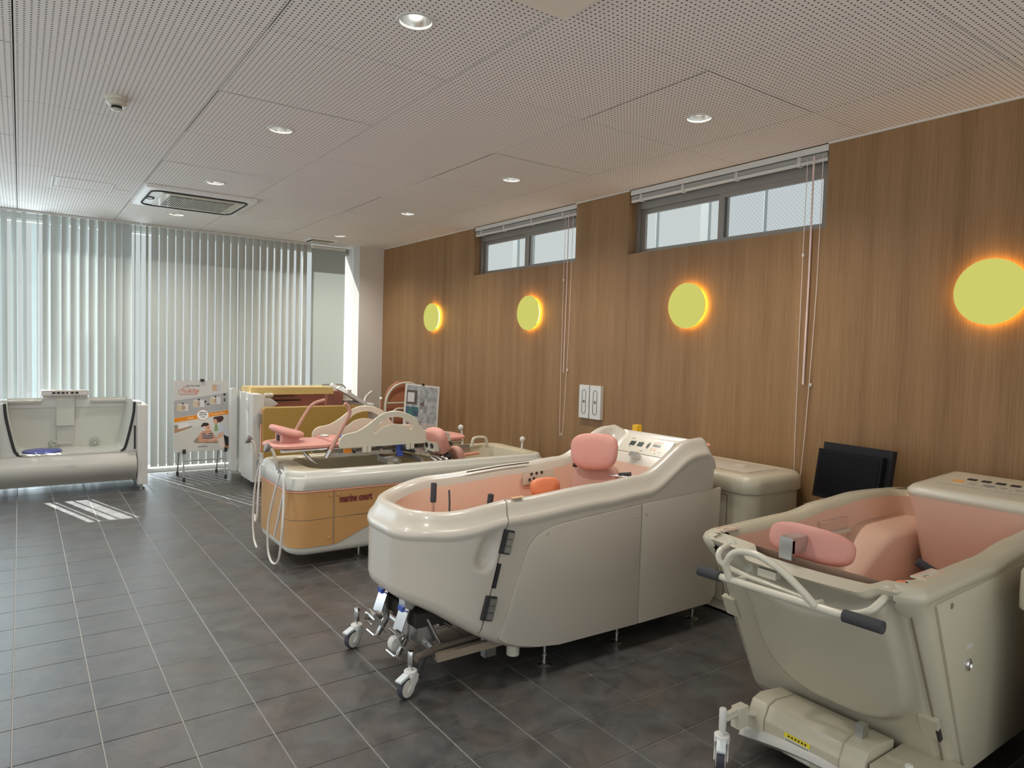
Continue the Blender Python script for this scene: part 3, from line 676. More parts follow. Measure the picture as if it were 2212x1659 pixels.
# stickers on near rim
SM = frame_m((2.05, AY0+.035, .912), (1, 0, .05), (0, 1, 0))
prism('rim_label', roundpoly([(-.03, -.014), (.04, -.014), (.04, .012), (-.03, .012)], .004), 2, .0, .001, mat('label_tan', (.60, .38, .18), .5), ta, 0).matrix_basis = SM @ Matrix.Translation((0, .02, -.004))
tube('rim_groove', [(2.20, AY1-.11, rimz(2.2)+.0005), (2.45, AY1-.11, rimz(2.45)+.0005), (2.66, AY1-.11, rimz(2.66)+.0005)], .0035, DARK, ta, 6)
# inner well marking plate and seat slot
box('jet_panel', (2.60, AY1-.142, .80), (2.84, AY1-.135, .885), CREAM, ta, .003)
for u, v in ((2.66, .865), (2.70, .868), (2.74, .87), (2.645, .83), (2.68, .835)):
    bm = NB(); alathe(bm, [(.009, 0), (.009, .004)], Matrix.Translation((u, AY1-.142, v)) @ Matrix.Rotation(R(90), 4, 'X'), 14)
    fin(bm, 'jet_nozzle', DARK, ta)

# bathing wheelchair docked in tub A
ch = empty('bathing_wheelchair', 'bathing wheelchair in the centre tub, pink headrest, chrome pedals and casters under its nose', 'bath wheelchair', (1.55, 0, 0))
# headrest
HM = frame_m((2.905, -.03, 1.035), (.50, -.86, .06), (.22, .06, 1.0))
pad('headrest', HM, .295, .225, .075, PINK, ch, 2.9, .3, .018, taper=.12, label='pink vinyl headrest')
BMx = frame_m((2.93, -.02, .83), (.50, -.86, .04), (.35, .1, .9))
pad('backrest', BMx, .30, .26, .06, PINKD, ch, 3.4, .2, .02)
tube('headrest_post', [(2.97, -.01, .86), (2.99, 0, .97)], .012, CHROME, ch)
tube('headrest_knob', [(2.99, -.16, .905), (3.03, -.22, .915)], .014, BLACK, ch, 14)
tube('headrest_knob', [(2.90, .08, .925), (2.86, .12, .935)], .013, BLACK, ch, 14)
tube('push_bar', [(2.96, -.12, .90), (3.03, -.23, .895)], .011, CHROME, ch)
pad('seat', frame_m((2.50, -.02, .63), (0, 1, 0), (-1, 0, .12)), .34, .42, .07, ORANGEV, ch, 3, .2)
pad('seat_wing', frame_m((2.70, .19, .795), (1, 0, 0), (0, .3, 1)), .22, .12, .05, ORANGEV, ch, 3, .2)
tube('leg_rest', [(2.3, 0, .62), (1.9, 0, .52)], .04, PINKD, ch, 12)
for (a, b) in (((1.862, .11, .80), (1.875, .13, .905)), ((2.07, -.12, .74), (2.085, -.12, .87))):
    lathe('hand_grip', [(.010, 0), (.0165, .004), (.0165, (Vector(b)-Vector(a)).length-.004), (.010, (Vector(b)-Vector(a)).length)], FOAM, ch, frame_m(a, Vector((0, 0, 1)).cross(Vector(b)-Vector(a)).cross(Vector(b)-Vector(a)) if (Vector(b)-Vector(a)).cross(Vector((0, 0, 1))).length > 1e-4 else (1, 0, 0), (0, 1, 0)) if False else Matrix.Translation(a) @ (Vector(b)-Vector(a)).to_track_quat('Z', 'Y').to_matrix().to_4x4(), 20)
tube('grip_bar', [(1.862, .11, .81), (1.86, .10, .60)], .009, CHROME, ch)
tube('grip_bar', [(2.07, -.12, .76), (2.06, -.12, .55)], .009, CHROME, ch)
tube('belt_slot', catmull([(1.955, .10, .86), (1.93, .05, .80), (1.90, 0.0, .72)], 5), .006, BLACK, ch, 6)
# base frame & casters
caster(ch, 1.525, .325, 20, .215); caster(ch, 1.525, -.315, 20, .215)
for s in (-1, 1):
    tube('frame_rail', [(1.56, s*.30, .165), (1.70, s*.25, .165), (2.0, s*.22, .165), (3.0, s*.22, .165)], .017, mat('dull_frame', (.20, .17, .14), .45, .4), ch, 10)
    box('rail_shoe', (1.98, s*.24-.02, .05), (2.05, s*.24+.02, .16), STEEL, ch, .004)
tube('cross_bar', [(1.57, .30, .185), (1.57, .18, .185)], .010, CHROME, ch)
tube('cross_bar', [(1.57, .30, .155), (1.56, .20, .155)], .006, CHROME, ch)
tube('cross_bar', [(1.68, -.25, .165), (1.68, .25, .165)], .016, STEEL, ch)
for y, dz in ((.085, .03), (-.15, .01)):
    pr = [(1.60, .37+dz), (1.57, .34+dz), (1.545, .275+dz), (1.57, .20+dz), (1.53, .12+dz), (1.545, .115+dz), (1.60, .19+dz), (1.60, .27+dz), (1.63, .36+dz)]
    prism('pedal_arm', pr, 1, y-.012, y+.012, CHROME, ch, .003)
    bm = NB()
    M = frame_m((1.555, y, .30+dz), (0, 1, 0), (.35, 0, 1))
    abox(bm, (-.045, -.065, -.003), (.045, .055, .003), M); M2 = frame_m((1.535, y, .195+dz), (0, 1, 0), (-.55, 0, 1))
    abox(bm, (-.042, -.07, -.003), (.042, .06, .003), M2); M3 = frame_m((1.525, y, .12+dz), (0, 1, 0), (.7, 0, -.5)); abox(bm, (-.045, -.035, -.003), (.045, .035, .003), M3)
    fin(bm, 'pedal_plate', CHROME, ch, bevel=.002)
    box('pedal_cap', (1.555, y-.03, .345+dz), (1.60, y+.03, .40+dz), CHROME, ch, .010, seg=3)
    box('pedal_marker', (1.545, y-.022, .338+dz), (1.575, y+.022, .362+dz), BLUE, ch, .006)
box('lift_plate', (1.60, -.22, .27), (2.05, .20, .34), DARK, ch, .01)
box('linkage', (1.62, -.20, .18), (1.72, -.12, .30), STEEL, ch, .006)
box('linkage', (1.66, .02, .17), (1.80, .10, .28), BLACK, ch, .006)
tube('strut', [(1.66, -.22, .31), (1.74, -.24, .15)], .008, CHROME, ch)
tube('strut', [(1.72, .0, .31), (1.90, -.04, .16)], .010, STEEL, ch)
tube('strut', [(1.62, .14, .33), (1.84, .16, .18)], .010, STEEL, ch)
tube('strut', [(1.75, -.20, .30), (2.0, -.21, .17)], .009, CHROME, ch)
lathe('roller', [(.036, -.022), (.040, -.014), (.040, .014), (.036, .022)], WHITE, ch, Matrix.Translation((1.56, -.085, .16)) @ Matrix.Rotation(R(90), 4, 'X'), 28)
lathe('roller', [(.02, -.03), (.024, -.02), (.024, .02), (.02, .03)], BLACK, ch, Matrix.Translation((1.60, -.26, .07)) @ Matrix.Rotation(R(70), 4, 'X'), 24)
ax_ = tube('roller_arm', [(1.60, -.26, .07), (1.64, -.25, .16)], .010, BLACK, ch)
box('side_bar', (1.68, -.30, .115), (2.06, -.27, .155), mat('beige_bar', (.34, .28, .21), .5), ch, .004)

# pump cabinet by the wall
pc = empty('pump_cabinet', 'low cream cabinet with rounded lid between the centre tub and the wood wall', 'cabinet', (3.97, -.15, 0))
def rr3(x0, x1, y0, y1, r, z, n=8): return [Vector((x, y, z)) for x, y in rrect(x0, x1, y0, y1, [(r, r)]*4, n, 4, 4)]
bm = NB(); loft(bm, [rr3(3.69, 4.25, -.60, .34, .10, .02), rr3(3.69, 4.25, -.60, .34, .10, .785)], True, False); fin(bm, 'cabinet_body', SHELL2, pc, smooth=50)
bm = NB(); loft(bm, [rr3(3.675, 4.262, -.615, .355, .11, .79), rr3(3.672, 4.264, -.618, .358, .11, .80), rr3(3.672, 4.264, -.618, .358, .11, .855), rr3(3.68, 4.258, -.61, .35, .105, .88), rr3(3.70, 4.24, -.59, .33, .10, .90), rr3(3.73, 4.21, -.56, .30, .09, .906), rr3(3.77, 4.17, -.50, .26, .03, .907), rr3(3.775, 4.165, -.495, .255, .03, .902)], True, True); fin(bm, 'cabinet_lid', SHELL2, pc, smooth=50)
bm = NB(); loft(bm, [rr3(3.79, 4.15, -.48, .24, .03, .900), rr3(3.79, 4.15, -.48, .24, .03, .908), rr3(3.80, 4.14, -.47, .23, .03, .910)], True, True); fin(bm, 'lid_plate', SHELL, pc, smooth=50)
lathe('fill_cap', [(.055, 0), (.055, .006), (.04, .010), (.03, .006), (.02, .012)], SHELL, pc, Matrix.Translation((3.97, -.30, .909)), 28)
box('access_door', (-.20, -.34, -.004), (.20, .34, .004), SHELL2, pc, .003, frame_m((3.689, -.22, .42), (0, -1, 0), (0, 0, 1)))
box('door_edge', (-.205, -.345, -.002), (.205, .345, .002), SEAM, pc, .001, frame_m((3.689, -.22, .42), (0, -1, 0), (0, 0, 1)))
lathe('door_knob', [(.012, 0), (.012, .008), (.006, .012)], CHROME, pc, Matrix.Translation((3.685, -.33, .62)) @ Matrix.Rotation(R(-90), 4, 'Y'), 16)

# TV on stand
tv = empty('television', 'black flat monitor leaning on a low stand against the wood wall', 'television', (4.10, -1.05, .7))
TM = Matrix.Translation((0, 0, 0)) @ frame_m((4.02, -1.02, .955), (-.10, -1, 0), (.16, 0, 1))
box('bezel', (-.205, -.155, -.02), (.205, .14, .02), TV, tv, .006, TM)
box('screen', (-.19, -.135, .018), (.19, .12, .022), mat('screen_glass', (.005, .005, .006), .35, spec=.12), tv, .001, TM)
box('back_box', (-.205, -.12, -.06), (.235, .185, -.02), mat('tv_shell', (.018, .018, .02), .6, spec=.2), tv, .008, TM)
box('power_light', (.165, -.105, .021), (.170, -.08, .024), WHITE, tv, 0, TM)
box('stand_neck', (4.03, -1.06, .76), (4.07, -.98, .85), BLACK, tv, .004)
cart = empty('utility_cart', 'grey metal cart with white front holding the black monitor', 'cart', (4.08, -1.05, 0))
box('top_shelf', (3.93, -1.22, .74), (4.26, -.80, .76), STEEL, cart, .004)
for x, y in ((3.95, -.82), (3.95, -1.20), (4.24, -.82), (4.24, -1.20)): tube('post', [(x, y, 0), (x, y, .74)], .014, STEEL, cart, 10)
box('front_sheet', (3.925, -1.18, .40), (3.935, -.86, .72), WHITE, cart, .003); box('lower_shelf', (3.93, -1.22, .15), (4.26, -.80, .17), STEEL, cart, .004)

# ------------------------------------------------------------------ tub C (right)
tc_ = empty('bathtub', 'cream assisted bathtub at the right with sloping front door and white tubular push handle', 'bathtub', (3.2, -1.7, 0))
def fx(z): return 2.42+.40*max(0, (.87-z))/.77
CX1, CY0, CY1 = 4.12, -2.13, -1.25
ZC = [(2.42, .895), (3.0, .905), (3.3, .935), (3.6, .95), (4.2, .93)]
def ringC(i, z, slope=True, rf=.07, rimf=None, mx=0):
    a = fx(z)+i; b = CX1-i; r = max(.02, rf-i*.4)
    return [Vector((x, y, z if rimf is None else rimf(x, y))) for x, y in rrect(a, b, CY0+i, CY1-i, [(.05, .05)]*2+[(r, r)]*2, 8, 40, 64)]
rc_ = [ringC(.05, .095), ringC(.02, .10), ringC(.006, .115), ringC(0, .14)]
for k in range(1, 20): rc_.append(ringC(0, lerp(.14, .80, k/20)))
rimC = lambda dz: (lambda x, y: spl(x, ZC)-dz)
for i, dz in ((0, .075), (-.010, .055), (-.016, .035), (-.010, .015), (.006, .002), (.03, 0), (.055, .0)):
    rc_.append([Vector((x, y, spl(x, ZC)-dz)) for x, y in rrect(2.42+i, CX1-i, CY0+i, CY1-i, [(.05, .05)]*2+[(.07, .07)]*2, 8, 40, 64)])
bm = NB(); loft(bm, rc_, True, False)
YL, YR = CY1-.075, CY0+.065
def cutC(b):
    dl = [f for f in b.faces if YR < f.calc_center_median().y < YL and f.calc_center_median().x < fx(f.calc_center_median().z)+.09 and f.calc_center_median().z > .2]
    bmesh.ops.delete(b, geom=dl, context='FACES')
cutC(bm); fin(bm, 'shell', SHELL2, tc_, smooth=50)
def ringCI(i, z, x1=4.0, dz=None, x0=2.42):
    return [Vector((x, y, (spl(x, ZC)-dz) if dz is not None else min(z, .9))) for x, y in rrect(x0+i, x1, CY0+i, CY1-i, [(.12, .12)]*2+[(.03, .03)]*2, 8, 40, 64)]
rbC = [ringCI(.055, 0, CX1-.055, .0), ringCI(.068, 0, 4.04, .006), ringCI(.082, 0, 4.02, .03)]
bm = NB(); loft(bm, rbC); cutC(bm); fin(bm, 'rim_lining', SHELL2, tc_, smooth=60)
def bas(i, z, x0, x1):
    out = []
    for x, y in rrect(x0, x1, CY0+i, CY1-i, [(.12, .12)]*2+[(.10, .10)]*2, 8, 40, 64): out.append(Vector((x, y, z)))
    return out
rb = [ringCI(.082, 0, 4.02, .03), bas(.10, .78, 2.56, 3.99), bas(.12, .66, 2.62, 3.96), bas(.15, .52, 2.70, 3.90), bas(.20, .40, 2.80, 3.84), bas(.27, .36, 2.90, 3.75)]
bm = NB(); loft(bm, rb, False, True)
for v in bm.verts:   # moulded arm ledge on the far side
    x, y, z = v.co
bmesh.ops.recalc_face_normals(bm, faces=bm.faces)
fin(bm, 'basin', BASIN, tc_, smooth=60, label='pink lined bathing well')
# moulded arm ledge, sweeping curve on far wall
bm = NB(); rr_ = []
for k in range(25):
    t = k/24; x = lerp(2.95, 3.98, t); h = .52+.27*sst(0, .62, t)+.0*t; dpt = .13
    rr_.append([Vector((x, CY1-.10, h+.02)), Vector((x, CY1-.125, h+.018)), Vector((x, CY1-.12-dpt*.5, h+.012)), Vector((x, CY1-.12-dpt, h)), Vector((x, CY1-.12-dpt-.03, h-.03)), Vector((x, CY1-.12-dpt-.035, h-.3)), Vector((x, CY1-.10, h-.3))])
loft(bm, rr_, True, True); bmesh.ops.recalc_face_normals(bm, faces=bm.faces); fin(bm, 'arm_ledge', BASIN, tc_, smooth=50)
# recessed soap shelf on far inner wall
box('soap_recess', (3.17, CY1-.106, .80), (3.42, CY1-.09, .855), PINKD if False else mat('recess_pink', (.62, .42, .34), .4), tc_, .012)
box('soap_shelf', (3.17, CY1-.122, .785), (3.42, CY1-.08, .803), SHELL, tc_, .006)
# front door (chair end) : slab with moulded relief, laid on slanted front
fd = (Vector((fx(.10), 0, .10))-Vector((fx(.86), 0, .86))); LEN = fd.length; fdn = fd.normalized(); out_ = Vector((-fdn.z*-1, 0, fdn.x)) 
out_ = Vector((fdn.z, 0, -fdn.x)); out_ = out_ if out_.x < 0 else -out_
top_ = Vector((fx(.885)-.0, 0, .885)); YL, YR = CY1-.055, CY0+.045
bm = NB(); NU, NV = 60, 70; G = []
def relief(u, v):
    # u 0..1 left->right, v 0..1 top->bottom
    h = .012
    # soft-edged U shaped bulge
    cu = abs(u-.56)/.40; lowv = .80-.10*0
    e = max(0, 1-((cu**2.8)+(max(0, v-.42)/.42)**2.6+(max(0, .42-v)/.60)**3))
    h += .040*sst(0, .30, e)
    # hollow under the top lip, half-moon
    b = .07+.17*math.sin(PI*min(1, max(0, (u-.06)/.88)))
    if v < b+.03: h -= .048*sst(.05, .09, v)*sst(b+.03, b-.03, v)
    h += .012*sst(.06, .03, v)
    return h
for j in range(NV+1):
    v = j/NV; row = []
    for i in range(NU+1):
        u = i/NU; h = relief(u, v); edge = min(u, 1-u, v+.02, 1-v); h -= .012*sst(.018, 0, edge)
        dip = .018*sst(.04, .0, v)*math.cos((u-.5)*PI)
        y = lerp(YL, YR, u)-.02*(u-.5)*2*0+lerp(0, (.02 if u < .5 else -.0), v)
        row.append(bm.verts.new(top_+fdn*(v*LEN*.985)+out_*h+Vector((0, y, -dip))))
    G.append(row)
for j in range(NV):
    for i in range(NU): bm.faces.new((G[j][i], G[j+1][i], G[j+1][i+1], G[j][i+1]))
r_ = bmesh.ops.extrude_edge_only(bm, edges=[e for e in bm.edges if e.is_boundary])
for v in [q for q in r_['geom'] if isinstance(q, bmesh.types.BMVert)]: v.co -= out_*.035; v.co.x += .045 if v.co.z > .7 else 0
bmesh.ops.recalc_face_normals(bm, faces=bm.faces)
fin(bm, 'front_door', SHELL2, tc_, smooth=50, label='cream sloping front door with moulded bulge')
def FP(u, v, h=0): return top_+fdn*(v*LEN)+out_*h+Vector((0, lerp(YL, YR, u), 0))
# seams either side of the door
for u in (-.012, 1.012):
    tube('door_seam', [FP(u, .01, .003), FP(u, .98, .003)], .0035, SEAM, tc_, 6)
for u, v in ((.0, .44), (1.0, .72)):
    M = frame_m(FP(u, v, .006), (0, -1, 0), -fdn); box('latch_cover', (-.035, -.045, -.006), (.028, .05, .016), SHELL2, tc_, .010, M, seg=3)
box('latch_slot', (-.004, -.03, .0), (.006, .02, .018), DARK, tc_, .001, frame_m(FP(1.03, .735, .006), (0, -1, 0), -fdn))
# side access panel
prism('side_panel', roundpoly([(2.545, .825), (2.86, .135), (3.6, .135), (3.6, .855)], [.02, .01, .01, .01]), 1, CY0-.010, CY0+.004, SHELL2, tc_, .003)
lathe('key_lock', [(.022, 0), (.022, .006), (.016, .010), (.012, .006)], CHROME, tc_, Matrix.Translation((2.82, CY0-.010, .555)) @ Matrix.Rotation(R(90), 4, 'X'), 24)
lathe('screw_hole', [(.011, 0), (.011, .002)], SEAM, tc_, Matrix.Translation((2.66, CY0-.010, .80)) @ Matrix.Rotation(R(90), 4, 'X'), 16)
box('lock_label', (2.80, CY0-.0115, .612), (2.85, CY0-.0098, .632), SEAM if False else LABELG, tc_, 0)
# rim labels
for (x, y, sx_) in ((2.50, CY1-.05, .07), (2.58, CY0+.055, .10)):
    zz = spl(x, ZC)
    b_ = box('rim_label', (x-.03, y-.028, zz-.004), (x-.03+sx_*1.6, y+.028, zz+.0022), CREAM, tc_, .002)
    tube('label_outline', [(x-.02+(sx_*1.4)*a, y+.02*b, zz+.003) for a, b in ((0, -1), (1, -1), (1, 1), (0, 1))], .0012, REDSEAL, b_, 5, closed=True)
    bm = NB()
    for q in range(3): abox(bm, (x+.012*q, y-.006+.003*(q % 2), zz+.0022), (x+.008+.012*q, y-.003+.003*(q % 2), zz+.0028))
    fin(bm, 'label_print', PRINTB, b_, smooth=0)['kind'] = 'stuff'
# console
cc = box('console', (3.62, CY0-.0+.02, .55), (4.16, -1.52, 1.0), CREAM, tc_, .0)
bpy.data.objects.remove(cc)
def cr(x0, x1, y0, y1, r, z, tilt=0): return [Vector((x, y, z+tilt*(x-3.6))) for x, y in rrect(x0, x1, y0, y1, [(.03, .03)]*2+[(r, r)]*2, 10, 8, 8)]
bm = NB(); loft(bm, [cr(3.72, 4.16, -2.18, -1.62, .12, .42), cr(3.66, 4.16, -2.20, -1.57, .12, .62), cr(3.62, 4.16, -2.22, -1.545, .10, .86), cr(3.605, 4.17, -2.23, -1.53, .08, .96), cr(3.60, 4.17, -2.235, -1.525, .08, .985)], True, False); fin(bm, 'console_body', BASIN, tc_, smooth=60, label='pink curved inner face of the control console')
bm = NB(); loft(bm, [cr(3.60, 4.17, -2.235, -1.525, .08, .984), cr(3.592, 4.175, -2.24, -1.518, .085, .995, .03), cr(3.592, 4.175, -2.24, -1.518, .085, 1.012, .04), cr(3.61, 4.16, -2.225, -1.535, .08, 1.03, .05), cr(3.65, 4.12, -2.19, -1.57, .05, 1.034, .05)], False, True); fin(bm, 'console_top', CREAM, tc_, smooth=60)
KM = frame_m((3.90, -1.87, 1.0505), (0, -1, 0), (1, 0, .05))
kp = prism('key_panel', roundpoly([(-.27, -.13), (.27, -.13), (.27, .10), (-.27, .10)], .02), 2, 0, .0015, CREAM, tc_, 0); kp.matrix_basis = KM
for q in range(6): box('key', (-.19+.062*q, .03, .001), (-.153+.062*q, .062, .006), DARK, kp if False else tc_, .001, KM)
box('display_bar', (.16, .01, .001), (.26, .03, .004), DARK, tc_, .001, KM)
lathe('orange_dial', [(.026, 0), (.026, .004), (.018, .006)], mat('amber', (.75, .38, .12), .4), tc_, KM @ Matrix.Translation((-.205, -.035, .001)), 24)
bm = NB()
for q in range(5): 
    if q in (1, 4): alathe(bm, [(.026, .001), (.026, .0035)], KM @ Matrix.Translation((-.13+.065*q, -.045, 0)), 20)
    else: abox(bm, (-.15+.065*q, -.05, .001), (-.12+.065*q, -.04, .003), KM)
for q in range(8): abox(bm, (-.15+.03*q, -.09, .001), (-.135+.03*q, -.087, .0025), KM)
fin(bm, 'panel_print', mat('print_grey', (.25, .25, .28), .5), tc_, smooth=0)['kind'] = 'stuff'
text('logo_print', 'ruuru', .03, PRINTO, tc_, KM @ Matrix.Translation((.16, -.03, .0016)), .0003)
# handle frame (belongs to the docked chair)
cw = empty('bathing_wheelchair', 'bathing wheelchair docked in the right tub, white tube push handle and coral headrest', 'bath wheelchair', (2.6, -1.7, 0))
hb = [(2.235, -1.375, .80), (2.235, -2.0, .805)]
GX = 2.30
def PT(y, z, x=GX): return (x, y, z)
tube('push_bar', [PT(-1.445, .765), PT(-2.0, .778)], .0145, CREAM, cw, 14)
for y0, y1, z0, z1 in ((-1.345, -1.45, .7625, .7655), (-1.955, -2.085, .777, .780)):
    tube('grip', [PT(y0, z0), PT(y1, z1)], .0215, FOAM, cw, 20)
arc = [PT(-1.50, .775, GX-.005), PT(-1.492, .84, GX-.02), PT(-1.535, .895, GX-.02), PT(-1.62, .90, GX-.02), PT(-1.72, .865, GX-.02), PT(-1.80, .80, GX-.005), PT(-1.815, .785, GX)]
arc = [(2.295, -1.495, .77), (2.285, -1.485, .83), (2.285, -1.525, .885), (2.285, -1.61, .90), (2.285, -1.71, .875), (2.285, -1.80, .825), (2.295, -1.855, .778)]
tube('hoop', catmull(arc, 7), .0135, CREAM, cw, 14)
for side in (0, 1):
    if side == 0: p = [(2.44, -1.40, .865), (2.385, -1.40, .86), (2.335, -1.41, .845), (2.33, -1.43, .81), (2.35, -1.50, .785), (2.36, -1.60, .775)]
    else: p = [(2.44, -2.03, .855), (2.40, -2.03, .835), (2.35, -2.01, .80), (2.33, -1.95, .775), (2.34, -1.88, .765), (2.36, -1.80, .765), (2.36, -1.60, .775)]
    tube('bracket_tube', catmull(p, 6), .0125, CREAM, cw, 14)
    lathe('bracket_collar', [(.024, 0), (.024, .006), (.016, .009)], CREAM, cw, Matrix.Translation(p[0] if side == 0 else p[0]) @ Matrix.Rotation(R(-90), 4, 'Y') @ Matrix.Translation((0, 0, .01)), 20)
for y in (-1.52, -1.83): tube('spacer', [(2.30, y, .77), (2.36, y-.01, .775)], .012, CREAM, cw, 12)
lathe('catch_knob', [(.02, 0), (.022, .012), (.012, .022)], CREAM, cw, Matrix.Translation((2.42, -1.60, .80)) @ Matrix.Rotation(R(-90), 4, 'Y'), 16)
box('catch', (2.38, -1.64, .79), (2.42, -1.56, .82), CREAM, cw, .010, seg=3)
bm = NB()
for q in range(3): alathe(bm, [(.005, 0), (.005, .006)], Matrix.Translation((2.402, -1.66-.022*q, .762-.002*q)) @ Matrix.Rotation(R(-90), 4, 'Y'), 10)
fin(bm, 'drain_hole', DARK, cw)
# headrest pink (seen from behind)
HM2 = frame_m((2.585, -1.645, .91), (.10, -.95, -.04), (.30, .02, 1))
pad('headrest', HM2 @ Matrix.Rotation(PI, 4, 'Y'), .345, .135, .05, PINK, cw, 3.0, .3, .02, label='coral headrest seen from behind')
box('headrest_bracket', (2.46, -1.655, .885), (2.56, -1.60, .945), STEEL, cw, .004, None)
box('headrest_bracket', (2.455, -1.655, .86), (2.475, -1.60, .935), STEEL, cw, .003)
pad('backrest', frame_m((2.72, -1.66, .62), (0, -1, 0), (-.35, 0, 1)), .42, .42, .06, PINKD, cw, 3, .2)
pad('seat', frame_m((3.0, -1.66, .46), (0, -1, 0), (-1, 0, .1)), .42, .44, .07, ORANGEV, cw, 3, .2)
pad('arm_pad', frame_m((2.80, -1.93, .74), (.4, -1, 0), (1, .2, .4)), .12, .16, .05, ORANGEV, cw, 3, .2)
tube('hand_grip', [(2.80, -1.64, .835), (2.735, -1.60, .80)], .018, FOAM, cw, 18)
tube('hand_grip', [(2.93, -1.90, .85), (2.98, -2.02, .78)], .018, FOAM, cw, 18)
# base cover, slanted block under the door
BMm = frame_m((2.62, -1.76, .185), (0, -1, 0), (0, 0, 1))   # local x -> -y, y -> up, z -> -x(out)
prof = [(-.02, -.10), (-.02, -.02), (.02, .045), (.06, .075), (.12, .075), (.12, -.10)]
bm = NB()
for seg_, (y0, y1, gr) in enumerate(((-1.465, -1.54, .006), (-1.54, -1.86, .0), (-1.86, -1.95, .006))):
    poly = [(2.50-gr, .07), (2.50-gr, .165), (2.53-gr, .215+gr), (2.575, .228+gr), (2.72, .215), (2.72, .07)]
    aprism(bm, poly, 1, y0, y1)
bmesh.ops.recalc_face_normals(bm, faces=bm.faces); fin(bm, 'base_cover', SHELL2, cw, bevel=.008, seg=3)
bm = NB(); pts = []
ring_ = []
for k in range(21):
    t = k/20; y = lerp(-1.45, -2.15, t); z = .095+.035*math.sin(PI*min(1, t*1.05)); x = 2.475+.04*t
    ring_.append([Vector((x, y, z)), Vector((x-.012, y, z-.022)), Vector((x+.02, y, z-.05)), Vector((x+.12, y, z-.05)), Vector((x+.12, y, z+.012)), Vector((x+.03, y, z+.012))])
loft(bm, ring_, True, True); bmesh.ops.recalc_face_normals(bm, faces=bm.faces); fin(bm, 'base_bumper', mat('bumper_grey', (.45, .45, .42), .4), cw, smooth=50)
box('base_tail', (2.52, -2.16, .09), (2.80, -1.96, .19), SHELL2, cw, .03, seg=3)
lm = frame_m((2.4988, -1.69, .125), (0, -1, 0), (0, 0, 1)); lb = box('caution_label', (-.055, -.045, -.001), (.055, .035, .0012), LABELG, cw, 0, lm)
box('label_stripe', (-.055, .018, .001), (.055, .036, .0022), LABELY, lb, 0, lm)
bm = NB()
for q in range(6): abox(bm, (-.050, .008-.0085*q, .0012), (.048-.012*(q % 3), .0105-.0085*q, .0018), lm)
for q in range(6): abox(bm, (-.038+.014*q, .023, .0022), (-.030+.014*q, .031, .0026), lm)
fin(bm, 'label_print', PRINTB, lb, smooth=0)['kind'] = 'stuff'
# caster arm
tube('caster_arm', [(2.33, -1.475, .185), (2.42, -1.475, .19), (2.52, -1.50, .165)], .013, CREAM, cw, 8)
box('arm_bracket', (2.40, -1.495, .13), (2.46, -1.455, .215), CREAM, cw, .008)
prism('arm_rack', [(2.31, .175), (2.43, .19), (2.43, .215), (2.31, .205)], 1, -1.485, -1.465, CREAM, cw, .002)
caster(cw, 2.32, -1.475, 35, .235, WHITE, WHITE, .052)
caster(cw, 2.62, -2.05, 25, .20, WHITE, WHITE, .052)
box('foot_block', (2.57, -1.60, .03), (2.66, -1.54, .10), SHELL2, cw, .012, seg=3)
box('tilt_hook', (2.58, -1.90, .20), (2.62, -1.87, .28), STEEL, cw, .004)
box('chassis', (2.60, -2.0, .10), (3.5, -1.5, .14), DARK, cw, .004)
for x, y in ((3.0, -2.05), (3.0, -1.35), (3.95, -2.05), (3.95, -1.35)): lathe('foot', [(.035, 0), (.038, .004), (.030, .009), (.010, .014), (.009, .10)], CHROME, tc_, Matrix.Translation((x, y, 0)), 20)

# cabinet at right edge
rcab = empty('pump_cabinet', 'tall cream cabinet with overhanging lid at the right edge, beside the right tub', 'cabinet', (3.3, -2.55, 0))
bm = NB(); loft(bm, [rr3(3.02, 3.62, -2.95, -2.26, .05, 0), rr3(3.02, 3.62, -2.95, -2.26, .05, .74)], True, False); fin(bm, 'cabinet_body', SHELL2, rcab, smooth=50)
bm = NB(); loft(bm, [rr3(3.0, 3.64, -2.97, -2.24, .06, .735), rr3(2.975, 3.66, -2.99, -2.215, .07, .755), rr3(2.975, 3.66, -2.99, -2.215, .07, .885), rr3(2.985, 3.65, -2.98, -2.225, .07, .91), rr3(3.01, 3.63, -2.955, -2.25, .06, .925)], True, True); fin(bm, 'cabinet_lid', SHELL2, rcab, smooth=50)
box('access_door', (-.22, -.30, -.003), (.22, .30, .004), SHELL2, rcab, .003, frame_m((3.02, -2.60, .38), (0, -1, 0), (0, 0, 1)))

# ------------------------------------------------------------------ tub B
tb = empty('bathtub', 'low bathtub with ochre side panels lettered marine court, cream rim and two shower hoses', 'bathtub', (2.7, 2.15, 0))
BX0, BX1, BY0, BY1 = 1.605, 3.95, 1.74, 2.60
def rB(i, z, r=.13, a=0): return [Vector((x, y, z)) for x, y in rrect(BX0+i, BX1-i, BY0+i, BY1-i, [(r, r)]*4, 8, 24, 8)]
bm = NB(); loft(bm, [rB(.10, .085, .1), rB(.05, .09, .12), rB(.02, .11), rB(.012, .14), rB(.010, .54)], True, False); fin(bm, 'lower_shell', WHITE if False else mat('grey_white', (.62, .62, .57), .4), tb, smooth=50)
